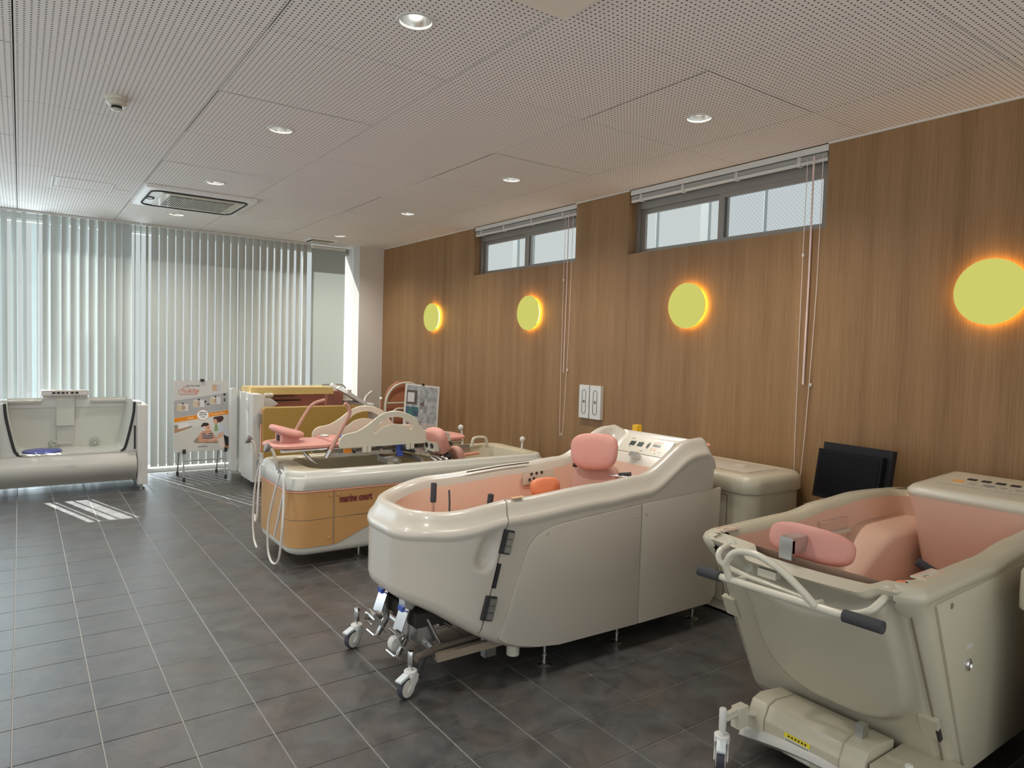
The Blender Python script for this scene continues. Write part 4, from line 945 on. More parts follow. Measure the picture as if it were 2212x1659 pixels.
# ochre skin : grid on ring path with wavy lower edge
def skin(t0, t1, zlo, zhi, off, name, m, part=1):
    path = rrect(BX0+.010-off, BX1-.010+off, BY0+.010-off, BY1-.010+off, [(.13+off, .13+off)]*4, 8, 60, 16)
    # cumulative from near right corner going ccw: build near side + left end only
    n = len(path); P = [Vector(p) for p in path]
    bm = NB(); V0 = []; V1 = []
    sel = [p for p in P if (p.y < (BY0+BY1)/2+.45 and t0 <= p.x <= t1)]
    return P
path = rrect(BX0+.004, BX1-.004, BY0+.004, BY1-.004, [(.136, .136)]*4, 8, 70, 20)
_a = next(i for i in range(len(path)) if i > 20 and abs(path[i][1]-BY0-.004) < 1e-7)
_xs = sorted(set([p[0] for p in path[_a:]+path[:1] if abs(p[0]-1.9325) > .01 and abs(p[0]-2.43) > .008]+[1.9305, 1.9345, 2.43]))
path = path[1:_a]+[(x, BY0+.004) for x in _xs]
def wavelow(x): return .155 if x < 1.93 else pl(x, [(1.93, .155), (1.98, .165), (2.40, .345), (3.2, .52), (4, .54)])
def skinpart(name, pred, zlo, zhi):
    bm = NB(); n = len(path); lo, hi = {}, {}
    for i, (x, y) in enumerate(path):
        zl, zh = zlo(x, y), zhi(x, y)
        if zh-zl < .004: zl = zh-.004
        lo[i] = bm.verts.new((x, y, zl)); hi[i] = bm.verts.new((x, y, zh))
    for i in range(n):
        j = (i+1) % n; mx_, my_ = (path[i][0]+path[j][0])/2, (path[i][1]+path[j][1])/2
        if pred(mx_, my_): bm.faces.new((lo[i], lo[j], hi[j], hi[i]))
    for v in [v for v in bm.verts if not v.link_faces]: bm.verts.remove(v)
    bm.normal_update(); bmesh.ops.solidify(bm, geom=bm.faces[:], thickness=.004); bmesh.ops.recalc_face_normals(bm, faces=bm.faces)
    return fin(bm, name, OCHRE, tb, smooth=40)
near = lambda y: y < BY0+.2
skinpart('side_panel', lambda x, y: near(y) and x < 1.9305, lambda x, y: .155, lambda x, y: .355)
skinpart('side_panel', lambda x, y: near(y) and x < 1.9305, lambda x, y: .360, lambda x, y: .56)
skinpart('side_panel', lambda x, y: near(y) and x > 1.9345, lambda x, y: .360+.03*sst(1.93, 3, x), lambda x, y: .56)
skinpart('side_panel', lambda x, y: near(y) and 1.9345 < x < 2.43, lambda x, y: wavelow(x), lambda x, y: .3555)
skinpart('end_panel', lambda x, y: not near(y) and x < BX0+.2, lambda x, y: .16, lambda x, y: .56)
skinpart('side_panel', lambda x, y: y > BY1-.05 and x > BX0+.2, lambda x, y: .16, lambda x, y: .56)
bm = NB()
for (x, z) in ((1.905, .53), (1.965, .53), (1.895, .21)): alathe(bm, [(.011, 0), (.011, .002), (.008, .0035)], Matrix.Translation((x, BY0-.003, z)) @ Matrix.Rotation(R(90), 4, 'X'), 16)
fin(bm, 'screw_cap', OCHRE, tb)
text('lettering', 'marine court', .078, PRINTR, tb, frame_m((1.975, BY0-.0035, .470), (1, 0, 0), (0, 0, 1)), .0008, .63, bold=.0022)
text('lettering', 'reseat', .034, PRINTO, tb, frame_m((2.33, BY0-.0035, .468), (1, 0, 0), (0, .0, 1)), .0008, .9)
for z_ in (.3575,): tube('panel_joint', [(x, y, z_) for x, y in rrect(BX0+.008, BX1-.008, BY0+.008, BY1-.008, [(.132, .132)]*4, 8, 24, 8)], .0035, SEAM, tb, 6, closed=True)
box('panel_joint', (1.929, BY0+.002, .16), (1.936, BY0+.011, .56), SEAM, tb, 0)
tube('coral_trim', [(x, y, .566) for x, y in rrect(BX0+.002, BX1-.002, BY0+.002, BY1-.002, [(.138, .138)]*4, 8, 24, 8)], .006, REDSEAL, tb, 6, closed=True)
GR = mat('rim_grey', (.58, .58, .53), .35, coat=.2)
bm = NB(); loft(bm, [rB(.004, .572, .14), rB(-.004, .58, .14), rB(-.004, .665, .14), rB(.002, .672, .14), rB(.008, .676, .14), rB(.014, .700, .13), rB(.025, .712, .12), rB(.045, .716, .11)]); fin(bm, 'rim', GR, tb, smooth=50)
def rBi(x0, x1, i, z, r=.12): return [Vector((x, y, z)) for x, y in rrect(x0, x1, BY0+i, BY1-i, [(r, r)]*4, 8, 24, 8)]
bm = NB(); loft(bm, [rB(.045, .716, .11), rBi(1.80, 3.83, .085, .712, .16), rBi(1.82, 3.81, .10, .700, .15)]); fin(bm, 'rim_top', BASIN2, tb, smooth=60)
bm = NB(); loft(bm, [rBi(1.82, 3.81, .10, .700, .15), rBi(1.86, 3.78, .12, .60, .14), rBi(1.93, 3.72, .15, .40, .13), rBi(1.98, 3.62, .20, .30, .10), rBi(2.1, 3.5, .26, .28, .06)], False, True); fin(bm, 'basin', BASIN2, tb, smooth=60)
for x in (2.185, 3.5):
    for y in (1.86, 2.48): lathe('foot', [(.035, 0), (.038, .004), (.030, .009), (.010, .014), (.009, .10)], CHROME, tb, Matrix.Translation((x, y, 0)), 20)
tube('grab_loop', catmull([(3.58, 2.46, .70), (3.60, 2.46, .775), (3.66, 2.46, .79), (3.74, 2.46, .775), (3.76, 2.46, .70)], 5), .014, CREAM, tb, 10)
# hose sets
def shower(x, y, zc, lab, loops):
    t = empty('hand_shower', lab, 'shower head', (x, y, zc-.2))
    hm = Matrix.Translation((x, y, zc))
    box('holder', (x-.012, y-.018, zc-.11), (x+.02, y+.018, zc-.03), CHROME, t, .006)
    tube('handle', catmull([(x-.015, y, zc-.08), (x-.03, y+.005, zc-.02), (x-.04, y+.03, zc+.04), (x-.06, y+.05, zc+.07)], 6), .012, mat('beige_shower', (.42, .38, .32), .4), t, 12, rs=None)
    M = Matrix.Translation((x-.075, y+.06, zc+.075)) @ Matrix.Rotation(R(-70), 4, 'Y')
    lathe('spray_head', [(.014, -.03), (.028, -.008), (.034, .006), (.034, .016), (.026, .02)], mat('shower_dark', (.18, .15, .14), .4), t, M, 24)
    for k, lp in enumerate(loops): tube('hose', catmull(lp, 8), .0085, mat('hose_grey', (.62, .60, .56), .3, coat=.4), t, 10)
    return t
shower(1.580, 1.90, .80, 'nearer shower head with long looping hose on the end of the ochre tub', [
 [(1.575, 1.88, .70), (1.545, 1.93, .52), (1.525, 1.99, .30), (1.525, 1.98, .10), (1.525, 1.86, .045), (1.535, 1.76, .10), (1.545, 1.72, .32), (1.565, 1.76, .52), (1.575, 1.80, .66), (1.585, 1.83, .70), (1.580, 1.88, .72)],
 [(1.585, 1.80, .62), (1.565, 1.86, .40), (1.555, 1.93, .22)]])
shower(1.580, 2.42, .80, 'farther shower head with hose on the end of the ochre tub', [
 [(1.575, 2.40, .70), (1.555, 2.46, .5), (1.545, 2.47, .25), (1.535, 2.40, .10), (1.525, 2.28, .05)],
 [(1.575, 2.38, .68), (1.545, 2.33, .5), (1.535, 2.32, .30), (1.535, 2.36, .24), (1.545, 2.42, .28)]])
for (x, y, h, lab, dx) in ((3.98, 2.10, .80, 'white ball-topped lever at the far end of the ochre tub, nearer one', 0), (3.60, 2.56, .88, 'white ball-topped lever at the back rim of the ochre tub', -.05)):
    t = empty('lever', lab, 'lever', (x, y, .70)); x2 = x-.06 if dx == 0 else x-.02
    tube('stem', [(x-.06, y, .705), (x-.055+dx*.4, y, h-.02)], .011, WHITE, t, 12)
    lathe('ball', [(.005, -.027), (.020, -.020), (.027, 0), (.020, .020), (.005, .027)], WHITE, t, Matrix.Translation((x-.055+dx*.6, y, h)), 20, smooth=80)

# stretcher on tub B
st = empty('bathing_stretcher', 'pink padded bathing stretcher with two white arched side rails lying over the ochre tub', 'stretcher', (2.5, 2.2, .7))
def rS(i, z): return [Vector((x, y, z)) for x, y in rrect(1.56+i, 3.28-i, 2.00+i, 2.42-i, [(.14, .14)]*4, 8, 8, 4)]
bm = NB(); loft(bm, [rS(.02, .842), rS(0, .85), rS(0, .868), rS(.012, .878), rS(.04, .880)], True, True); fin(bm, 'mattress', PINK, st, smooth=50, label='thin pink mattress')
box('mattress_section', (2.02, 2.03, .878), (2.95, 2.39, .892), PINK, st, .006)
pad('pillow', frame_m((1.72, 2.21, .965), (0, -1, 0), (-.95, 0, .28)), .27, .26, .05, PINK, st, 2.4, .4, .015)
box('pillow_block', (1.66, 2.12, .88), (1.79, 2.30, .945), PINK, st, .012, seg=3); box('pillow_socket', (1.652, 2.19, .89), (1.662, 2.24, .935), DARK, st, .002)
for y in (1.93, 2.46):
    x0 = 2.045 if y < 2.2 else 2.02; X = lambda u: x0+u
    outer = [(0, .848), (0, .905), (.04, .945), (.14, .965), (.24, 1.02), (.33, 1.085), (.43, 1.115), (.53, 1.105), (.63, 1.06), (.69, .985), (.74, .945), (.92, .93), (.97, .91), (.985, .85)]
    oc = [(p.x, p.y) for p in catmull([(a, b, 0) for a, b in outer[:13]], 4)]+[outer[13]]
    inner = [(.27, .955), (.34, 1.04), (.44, 1.075), (.54, 1.06), (.615, 1.0), (.60, .965), (.52, 1.005), (.44, 1.015), (.36, .995), (.30, .955)]
    ic = [(p.x, p.y) for p in catmull([(a, b, 0) for a, b in inner], 3, True)]
    # outline with hole: fill by triangulation
    bm = NB(); vo = [bm.verts.new((X(a), y-.009, b)) for a, b in oc]; vi = [bm.verts.new((X(a), y-.009, b)) for a, b in ic]
    es = [bm.edges.new((vo[k], vo[(k+1) % len(vo)])) for k in range(len(vo))]+[bm.edges.new((vi[k], vi[(k+1) % len(vi)])) for k in range(len(vi))]
    bmesh.ops.triangle_fill(bm, use_beauty=True, use_dissolve=False, edges=es, normal=(0, -1, 0))
    bmesh.ops.recalc_face_normals(bm, faces=bm.faces)
    r_ = bmesh.ops.extrude_face_region(bm, geom=bm.faces[:])
    for v in [q for q in r_['geom'] if isinstance(q, bmesh.types.BMVert)]: v.co.y += .018
    bmesh.ops.recalc_face_normals(bm, faces=bm.faces)
    rl = fin(bm, 'side_rail', CREAM, st, smooth=25, label='cream arched side rail')
    tube('rail_edge', [(X(a), y, b) for a, b in oc], .010, CREAM, rl, 8, closed=True)
    for u in (.22, .60):
        box('rail_clip', (X(u)-.035, y-.014, .805), (X(u)-.004, y+.010, .86), CREAM, rl, .005); box('rail_clip', (X(u)+.004, y-.014, .805), (X(u)+.035, y+.010, .86), CREAM, rl, .005)
# bent handle posts
tube('hand_post', catmull([(1.83, 2.42, .885), (1.93, 2.42, 1.06), (2.0, 2.42, 1.15), (2.10, 2.42, 1.185)], 6), .013, PINKD, st, 12)
tube('hand_post', catmull([(1.97, 1.97, .80), (2.05, 1.97, .95), (2.13, 1.97, 1.10), (2.125, 1.97, 1.16), (2.095, 1.97, 1.19)], 6), .015, PINKD, st, 12)
tube('post_sleeve', [(1.95, 1.97, .77), (1.985, 1.97, .83)], .018, CHROME, st, 12)
for (x, y, c) in ((2.06, 2.30, WHITE), (2.18, 2.20, BLUE)):
    lathe('buckle', [(.030, 0), (.034, .008), (.028, .016)], c, st, Matrix.Translation((x, y, .893)), 20)
# under-frame
UF = [((1.62, 2.02, .832), (3.2, 2.02, .832)), ((1.62, 2.40, .832), (3.2, 2.40, .832))]
for a, b in UF: tube('frame_tube', [a, b], .014, CHROME, st, 10)
box('frame_rail', (1.98, 1.965, .775), (3.25, 1.995, .805), STEEL, st, .003); box('frame_rail', (2.0, 2.42, .745), (3.4, 2.45, .775), STEEL, st, .003)
for x in (2.10, 2.40, 2.75, 3.05): box('frame_cross', (x, 1.98, .785), (x+.035, 2.44, .83), mat('dark_steel', (.14, .13, .12), .35, .8), st, .003)
for x in (2.13, 2.86): box('orange_knob', (x-.035, 1.955, .80), (x+.02, 1.99, .842), ORNG, st, .009, seg=3)
box('navy_strap', (2.545, 1.955, .745), (2.60, 1.975, .845), BLUE, st, .003)
for k in range(9): lathe('frame_fitting', [(.011, -.012), (.014, 0), (.011, .012)], [CHROME, BLACK, STEEL][k % 3], st, Matrix.Translation((2.06+.115*k, 1.962, .795+.012*(k % 2))) @ Matrix.Rotation(R(90), 4, 'X'), 14)
tube('leg_brace', [(1.80, 2.10, .83), (1.86, 2.05, .75), (1.90, 2.05, .72)], .014, STEEL, st, 10)
# rails across tub (transfer frame) and second headrest
for (a, b) in (((2.43, 2.47, .755), (2.48, 1.78, .735)), ((2.62, 2.52, .755), (2.70, 1.80, .725))):
    tube('cross_rail', [a, b], .019, STEEL, st, 10)
box('rail_block', (2.40, 1.82, .715), (2.50, 2.02, .755), STEEL, st, .004)
for (x0, y0, z0, x1, y1, z1, m_) in ((2.30, 2.25, .775, 3.2, 2.22, .775, STEEL), (2.66, 1.93, .80, 2.94, 1.90, .745, CHROME), (2.66, 1.87, .79, 2.9, 1.84, .725, CHROME), (2.84, 2.02, .79, 2.98, 1.86, .77, CHROME)): tube('support_tube', [(x0, y0, z0), (x1, y1, z1)], .017, m_, st, 12)
tube('tube_grip', [(2.58, 1.95, .815), (2.68, 1.93, .795)], .021, BLACK, st, 14); tube('tube_grip', [(2.90, 1.86, .745), (2.99, 1.85, .73)], .024, BLACK, st, 14)
H3 = frame_m((2.88, 1.90, .865), (.25, -.9, 0), (-.35, -.12, .9))
pad('headrest', H3, .25, .23, .10, PINK, st, 3.0, .3, .02, label='second pink headrest standing upright on chrome rods')
for y in (1.86, 1.95): lathe('socket', [(.020, 0), (.024, .006), (.014, .008)], BLACK, st, Matrix.Translation((2.80, y-.03, .835)) @ Matrix.Rotation(R(-100), 4, 'Y'), 18)
box('headrest_mount', (2.80, 1.80, .79), (2.85, 1.97, .865), CREAM, st, .005)
pad('neck_pad', frame_m((3.07, 1.87, .74), (0, -1, 0), (-.4, 0, .9)), .16, .16, .06, PINKD, st, 2.6, .2)
tube('foot_tube', [(3.05, 1.84, .735), (3.30, 1.90, .735)], .013, mat('coral_tube', (.62, .28, .18), .4), st, 10)
box('side_clamp', (3.10, 1.95, .74), (3.25, 2.10, .775), STEEL, st, .004)
for q in range(3): tube('clamp_arm', [(2.80+.05*q, 1.84, .74), (2.83+.05*q, 1.80, .715)], .014, CHROME, st, 10)

# ------------------------------------------------------------------ tub D (far, mustard door)
td = empty('bathtub', 'walk-in bath with mustard door panel and yellow lid, far behind the ochre tub', 'bathtub', (2.9, 5.1, 0))
prism('door_panel', roundpoly([(2.235, .10), (3.50, .10), (3.50, .925), (2.235, .925)], [.02, .02, .07, .05], 6), 1, 4.70, 4.80, OLIVE, td, .022, seg=4)
tube('door_trim', [(2.228, 4.735, .12), (2.228, 4.735, .86), (2.25, 4.735, .915)], .009, REDSEAL, td, 8)
box('end_wall', (2.16, 4.82, .07), (2.28, 5.55, 1.06), WHITE, td, .03, seg=3)
box('end_wall', (3.48, 4.82, .07), (3.62, 5.55, .93), WHITE, td, .03, seg=3)
box('rear_wall', (2.18, 5.50, .07), (3.6, 5.60, 1.06), SHELL, td, .02)
box('inner_back', (2.30, 5.44, .45), (3.46, 5.50, 1.05), PINK, td, .02)
box('inner_floor', (2.28, 4.80, .40), (3.48, 5.50, .44), BASIN, td, .01)
box('lid', (2.22, 5.15, 1.035), (3.22, 5.58, 1.12), YELLOW, td, .035, seg=4)
for z, x1 in ((.985, 2.82), (.935, 2.90)): box('slot_rail', (2.42, 5.42, z), (x1, 5.445, z+.016), SEAM if z > .95 else BLACK, td, .004)
prism('corner_post', roundpoly([(2.06, .12), (2.13, .12), (2.13, 1.10), (2.06, 1.10)], .02, 4), 1, 5.40, 5.50, WHITE, td, .006)
box('post_foot', (2.05, 5.30, 0), (2.18, 5.50, .10), STEEL, td, .02)
prism('armrest', roundpoly([(2.15, 1.0), (2.40, 1.02), (2.52, .93), (2.20, .80)], .03, 4), 1, 5.05, 5.12, WHITE, td, .01)
lathe('arm_knob', [(.02, -.05), (.028, -.03), (.028, .03), (.02, .05)], CREAM, td, Matrix.Translation((2.40, 5.06, 1.035)) @ Matrix.Rotation(R(90), 4, 'Y'), 16)
for k, (a, b) in enumerate(((2.10, .72), (2.16, .70))): tube('hose', catmull([(a+.02, 5.02, 1.0), (a+.06, 4.98, .8), (b+1.45, 4.96, .5), (a+.08, 4.98, .15)], 6), .010, WHITE, td, 8)
cpm = frame_m((3.42, 4.98, 1.0), (1, 0, -.62), (.05, 1, .1))
box('control_panel', (-.20, -.25, -.02), (.22, .42, .02), WHITE, td, .02, cpm, seg=3)
for (u, v, ww, hh) in ((-.04, .12, .09, .05), (.03, .02, .10, .015), (.09, -.10, .12, .06), (.10, -.18, .04, .02)): box('panel_key', (u-ww/2, v-hh/2, .018), (u+ww/2, v+hh/2, .023), mat('key_grey', (.30, .31, .30), .4), td, .002, cpm)
tube('panel_hood', catmull([(3.20, 5.5, 1.13), (3.45, 5.5, 1.13), (3.52, 5.5, 1.08)], 5), .010, STEEL, td, 8)
tube('shower_arm', catmull([(3.66, 5.2, .90), (3.68, 5.2, .99), (3.76, 5.2, 1.06)], 5), .016, WHITE, td, 10)
for z in (.30, .80): box('door_hinge', (2.20, 4.72, z-.05), (2.235, 4.79, z+.05), STEEL, td, .004)
for x, y in ((2.3, 4.76), (3.4, 4.76), (3.4, 5.5)): lathe('foot', [(.03, 0), (.03, .01), (.012, .014), (.012, .12)], CHROME, td, Matrix.Translation((x, y, 0)), 16)
gb_ = empty('grab_bar', 'short pink vertical grab bar standing beside the far column', 'grab bar', (3.78, 5.0, 0))
tube('bar', [(3.75, 4.9, 0), (3.75, 4.9, .78), (3.75, 4.9, .98)], .014, PINKD, gb_, 12); lathe('bar_tip', [(.018, 0), (.018, .02), (.01, .028)], WHITE, gb_, Matrix.Translation((3.75, 4.9, .975)), 16); lathe('bar_base', [(.09, 0), (.09, .01), (.02, .02)], STEEL, gb_, Matrix.Translation((3.75, 4.9, 0)), 24)

# ------------------------------------------------------------------ tub E (left, glass-fronted walk-in bath)
te = empty('bathtub', 'grey-white walk-in bath at the left with open front, black gasket and roller door', 'bathtub', (.5, 5.7, 0))
EY0, EY1 = 5.38, 6.05
Uo = [(-.10, .96), (-.085, .80), (-.03, .52), (.0, .45), (.06, .415), (.45, .405), (.86, .405), (.93, .43), (.97, .50), (1.035, .80), (1.05, .96)]
Uc = [(p.x, p.y) for p in catmull([(a, b, 0) for a, b in Uo], 4)]
frame = [(-.17, .96)]+Uc+[(1.12, .96), (1.12, .36), (-.17, .36)]
prism('front_frame', frame, 1, EY0, EY0+.06, mat('frame_grey', (.60, .60, .57), .4), te, .003)
tube('gasket', [(a, EY0-.002, b-.0) for a, b in Uc], .014, BLACK, te, 8)
bm = NB(); A = [bm.verts.new((a, EY0+.03, b)) for a, b in Uc]; B = [bm.verts.new((lerp(a, .47, .03), EY1-.05, b+.01)) for a, b in Uc]
for k in range(len(A)-1): bm.faces.new((A[k], A[k+1], B[k+1], B[k]))
bm.faces.new(B); fin(bm, 'basin', GREYB, te, smooth=50)
# back rim with raised centre
rearp = roundpoly([(-.15, .86), (1.10, .86), (1.10, .955), (.66, .955), (.64, 1.0), (.24, 1.0), (.22, .955), (-.15, .955)], [.01, .01, .02, .01, .02, .02, .01, .02], 4)
prism('rear_rim', rearp, 1, EY1-.06, EY1+.02, WHITE, te, .006)
box('rim_ledge', (-.12, EY1-.10, .925), (.22, EY1-.03, .945), SHELL, te, .006); box('rim_ledge', (.68, EY1-.10, .925), (1.04, EY1-.03, .945), SHELL, te, .006)
box('centre_cover', (.355, EY1-.085, .66), (.525, EY1-.045, 1.0), GREYB, te, .012)
box('centre_channel', (.362, EY1-.07, .45), (.518, EY1-.045, .66), mat('channel_grey', (.50, .50, .45), .5), te, .004)
kb = box('control_unit', (.215, EY1-.13, 1.0), (.665, EY1+.02, 1.055), WHITE, te, .012, seg=3)
for q in range(6): box('key', (.315+.043*q, EY1-.134, 1.018), (.345+.043*q-(.012 if q == 3 else 0), EY1-.128, 1.038), DARK, kb, .002)
tube('key_outline', [(x, EY1-.131, z) for x, z in ((.235, 1.008), (.645, 1.008), (.645, 1.046), (.235, 1.046))], .0015, REDSEAL, kb, 5, closed=True)
for x in (.255, .60): box('console_foot', (x-.03, EY1-.12, .985), (x+.05, EY1-.02, 1.002), SHELL2, te, .004)
for x in (.33, .72): lathe('jet_outlet', [(.05, 0), (.045, .012), (.02, .016), (.012, .008)], mat('jet_grey', (.42, .42, .36), .4), te, Matrix.Translation((x, EY1-.055, .46)) @ Matrix.Rotation(R(90), 4, 'X'), 24)
lathe('jet_centre', [(.012, 0), (.012, .01)], CHROME, te, Matrix.Translation((.72, EY1-.075, .46)) @ Matrix.Rotation(R(90), 4, 'X'), 12)
# roller door drum below
dp = [(EY0-.015, .425)]+[(EY0+.03-.115*math.sin(PI*t)*1.0-.02, lerp(.43, .10, t)) for t in [i/14 for i in range(1, 14)]]+[(EY0+.0, .10), (EY0+.12, .10), (EY0+.12, .425)]
prism('drum_door', dp, 0, -.155, 1.065, mat('drum_grey', (.46, .45, .41), .38, noise_s=100, noise_a=.03), te, .004, smooth=50)
text('embossed_print', 'nukity', .05, LABELG, te, frame_m((.38, EY0-.108, .30), (1, 0, 0), (0, -.1, 1)), .0004)
for x0, x1 in ((1.075, 1.175), (-.27, -.165)):
    prism('side_column', roundpoly([(EY0-.06, .05), (EY1, .05), (EY1, .93), (EY0-.045, .93)], [.01, .01, .02, .015], 4), 0, x0, x1, mat('column_grey', (.66, .65, .62), .4), te, .006)
    lathe('foot', [(.03, 0), (.03, .012), (.012, .016), (.012, .06)], CHROME, te, Matrix.Translation(((x0+x1)/2, EY0+.02, 0)), 16)
    lathe('foot', [(.03, 0), (.03, .012), (.012, .016), (.012, .06)], CHROME, te, Matrix.Translation(((x0+x1)/2, EY1-.1, 0)), 16)
box('gap_strip', (1.045, EY0-.006, .44), (1.062, EY0+.002, .70), BLACK, te, .002); box('gap_strip', (-.150, EY0-.006, .44), (-.140, EY0+.002, .70), BLACK, te, .002)
for (x, z) in ((1.03, .78), (-.165, .72)): box('side_print', (x, EY0-.003, z), (x+.035, EY0-.001, z+.02), LABELG, te, 0)
dk = tag(lathe('turning_disc', [(.14, 0), (.175, .006), (.18, .012), (.17, .018), (.02, .02)], NAVY, None, Matrix.Translation((.22, 5.66, .42)), 48), 'thin navy blue turning disc lying in the left walk-in bath', 'seat disc')
box('base_tray', (-.16, EY0+.14, .10), (1.07, EY1-.02, .40), mat('tray_dark', (.35, .35, .33), .5), te, .01)

# ------------------------------------------------------------------ posters (painted per face on one flat sheet)
def vcol_mat(name):
    m = bpy.data.materials.new(name); m.use_nodes = True; nt = m.node_tree; a = nt.nodes.new('ShaderNodeVertexColor'); a.layer_name = 'Col'
    nt.links.new(a.outputs[0], nt.nodes['Principled BSDF'].inputs['Base Color']); nt.nodes['Principled BSDF'].inputs['Roughness'].default_value = .45; return m
PRN = vcol_mat('printed_sheet')
def sheet(name, M, w_, h_, nx, ny, fn, parent):
    vs = [M @ Vector((w_*(i/nx-.5), h_*(.5-j/ny), 0)) for j in range(ny+1) for i in range(nx+1)]
    fs = [(j*(nx+1)+i, (j+1)*(nx+1)+i, (j+1)*(nx+1)+i+1, j*(nx+1)+i+1) for j in range(ny) for i in range(nx)]
    me = bpy.data.meshes.new(name); me.from_pydata(vs, [], fs)
    ca = me.color_attributes.new('Col', 'FLOAT_COLOR', 'CORNER'); buf = []
    for j in range(ny):
        for i in range(nx):
            c = fn((i+.5)/nx, (j+.5)/ny); c = srgb(*c); buf += list(c)*4
    ca.data.foreach_set('color', buf); return link(name, me, PRN, parent)
def inel(u, v, cx, cy, rx, ry): return ((u-cx)/rx)**2+((v-cy)/ry)**2 < 1
def inpoly(u, v, P):
    c = False; n = len(P)
    for i in range(n):
        x1, y1 = P[i]; x2, y2 = P[i-1]
        if (y1 > v) != (y2 > v) and u < (x2-x1)*(v-y1)/(y2-y1)+x1: c = not c
    return c
def poster1(u, v):
    g = (206, 204, 202)
    if v < .28-.11*u+.0: c = g
    elif v < .52-.10*u+.0: c = (172, 171, 172)
    else: c = (214, 212, 208)
    band = .535-.10*u
    # vignettes of three baths with figures
    for cx, cy in ((.16, .375), (.45, .325), (.76, .285)):
        if abs(u-cx) < .095 and abs(v-cy) < .05: c = (222, 214, 204)
        if abs(u-cx+.06) < .05 and abs(v-cy-.01) < .045: c = (205, 190, 165)
        if inel(u, v, cx+.01, cy+.005, .035, .035): c = (176, 150, 132)
        if inel(u, v, cx+.045, cy+.0, .03, .045) and cx > .3: c = (214, 216, 222)
        if inel(u, v, cx+.0, cy-.055, .016, .015): c = (40, 36, 34)
    if inel(u, v, .57, .30, .018, .016) or inel(u, v, .62, .335, .03, .01): c = (44, 46, 58)
    if inel(u, v, .93, .20, .022, .018): c = (36, 30, 30)
    if inel(u, v, .93, .28, .014, .028): c = (70, 50, 40)
    # product picture top right
    if .70 < u < .86 and .055 < v < .15: c = (200, 170, 140) if u < .79 else (190, 192, 196)
    # orange band
    if abs(v-(band+.02)) < .03: c = (233, 142, 20)
    if abs(v-(band+.022)) < .008 and (.24 < u < .36 or .66 < u < .95) and int(u*95) % 3: c = (244, 214, 170)
    if inel(u, v, .52, .487, .115, .078): c = (190, 110, 50)
    if inel(u, v, .52, .487, .108, .072): c = (244, 242, 238)
    for q, (vv, a, b) in enumerate(((.455, .455, .585), (.485, .455, .59), (.517, .475, .56))):
        if abs(v-vv) < .009 and a < u < b and (int(u*120)+q) % 3: c = (90, 88, 88)
    # big photo below
    if v > band+.06:
        if inpoly(u, v, [(.0, .62), (.07, .62), (.07, .68), (.30, .64), (.34, .655), (.0, .74)]): c = (178, 140, 112) if v > .665 else (150, 140, 132)
        if inpoly(u, v, [(.07, .60), (.26, .59), (.26, .64), (.10, .67)]): c = (228, 226, 224)
        if inpoly(u, v, [(.0, .76), (.36, .66), (.55, .62), (.40, .86), (1, .93), (1, 1), (0, 1)]): c = (204, 202, 196)
        if inpoly(u, v, [(.34, .86), (.44, .78), (.44, .86), (.80, .88), (.80, .90), (.36, .885)]): c = (150, 134, 112)
        if inpoly(u, v, [(.42, .80), (.50, .72), (.66, .70), (.74, .80), (.80, .88), (.46, .875)]): c = (206, 152, 122)
        if inpoly(u, v, [(.50, .76), (.54, .74), (.60, .78), (.66, .74), (.70, .76), (.70, .83), (.50, .83)]): c = (58, 42, 50) if int(v*70) % 2 else (200, 178, 176)
        if inel(u, v, .60, .66, .055, .055): c = (216, 168, 140)
        if inel(u, v, .565, .625, .065, .026) or inel(u, v, .51, .645, .028, .016): c = (46, 34, 32)
        if inel(u, v, .615, .675, .022, .005): c = (150, 70, 60)
        if inpoly(u, v, [(.74, .68), (.84, .62), (.96, .68), (.98, .78), (.80, .76)]): c = (206, 214, 220)
        if inpoly(u, v, [(.74, .63), (.78, .62), (.80, .72), (.73, .73)]): c = (140, 176, 110)
        if inel(u, v, .76, .575, .05, .05): c = (214, 166, 138)
        if inel(u, v, .81, .545, .095, .058) and not inel(u, v, .745, .585, .04, .035): c = (74, 44, 32)
        if inpoly(u, v, [(.80, .76), (.92, .74), (.84, .84), (.62, .87), (.60, .855), (.78, .81)]): c = (222, 178, 148)
        if inpoly(u, v, [(.80, .84), (.90, .80), (.92, .98), (.84, .97)]): c = (232, 214, 204)
        if inpoly(u, v, [(.90, .78), (1, .82), (1, .96), (.93, .95)]): c = (34, 34, 40)
        if inpoly(u, v, [(.92, .93), (1, .95), (1, .97), (.92, .96)]): c = (190, 110, 50)
    return c
es_ = empty('poster_stand', 'chrome floor easel with bath advertising poster in front of the blinds', 'easel', (1.8, 5.75, 0))
PM = frame_m((1.785, 5.62, .76), (1, 0.0, 0), (.0, .10, 1))
box('board', (-.302, -.418, -.012), (.302, .418, -.001), WHITE, es_, .002, PM)
pp = sheet('printed_poster', PM, .60, .832, 150, 208, poster1, es_); pp['label'] = 'white, grey and orange printed poster'
text('poster_print', 'nukity', .085, mat('print_red', (.62, .16, .04), .5), pp, PM @ Matrix.Translation((-.215, .275, .001)), .0003, .9)
cl = [(-.235, .26), (-.25, .29), (-.235, .315), (-.205, .322), (-.19, .345), (-.165, .35), (-.15, .33)]
tube('cloud_outline', [PM @ p for p in catmull([(a, b, .001) for a, b in cl], 5)]+[PM @ Vector(q) for q in ((-.235, .26, .001),)][:0], .0022, mat('print_red2', (.62, .16, .04), .5), pp, 6)
tube('cloud_underline', [PM @ Vector((-.235, .26, .001)), PM @ Vector((-.06, .26, .001)), PM @ Vector((-.055, .30, .001))], .0022, mat('print_red3', (.62, .16, .04), .5), pp, 6)
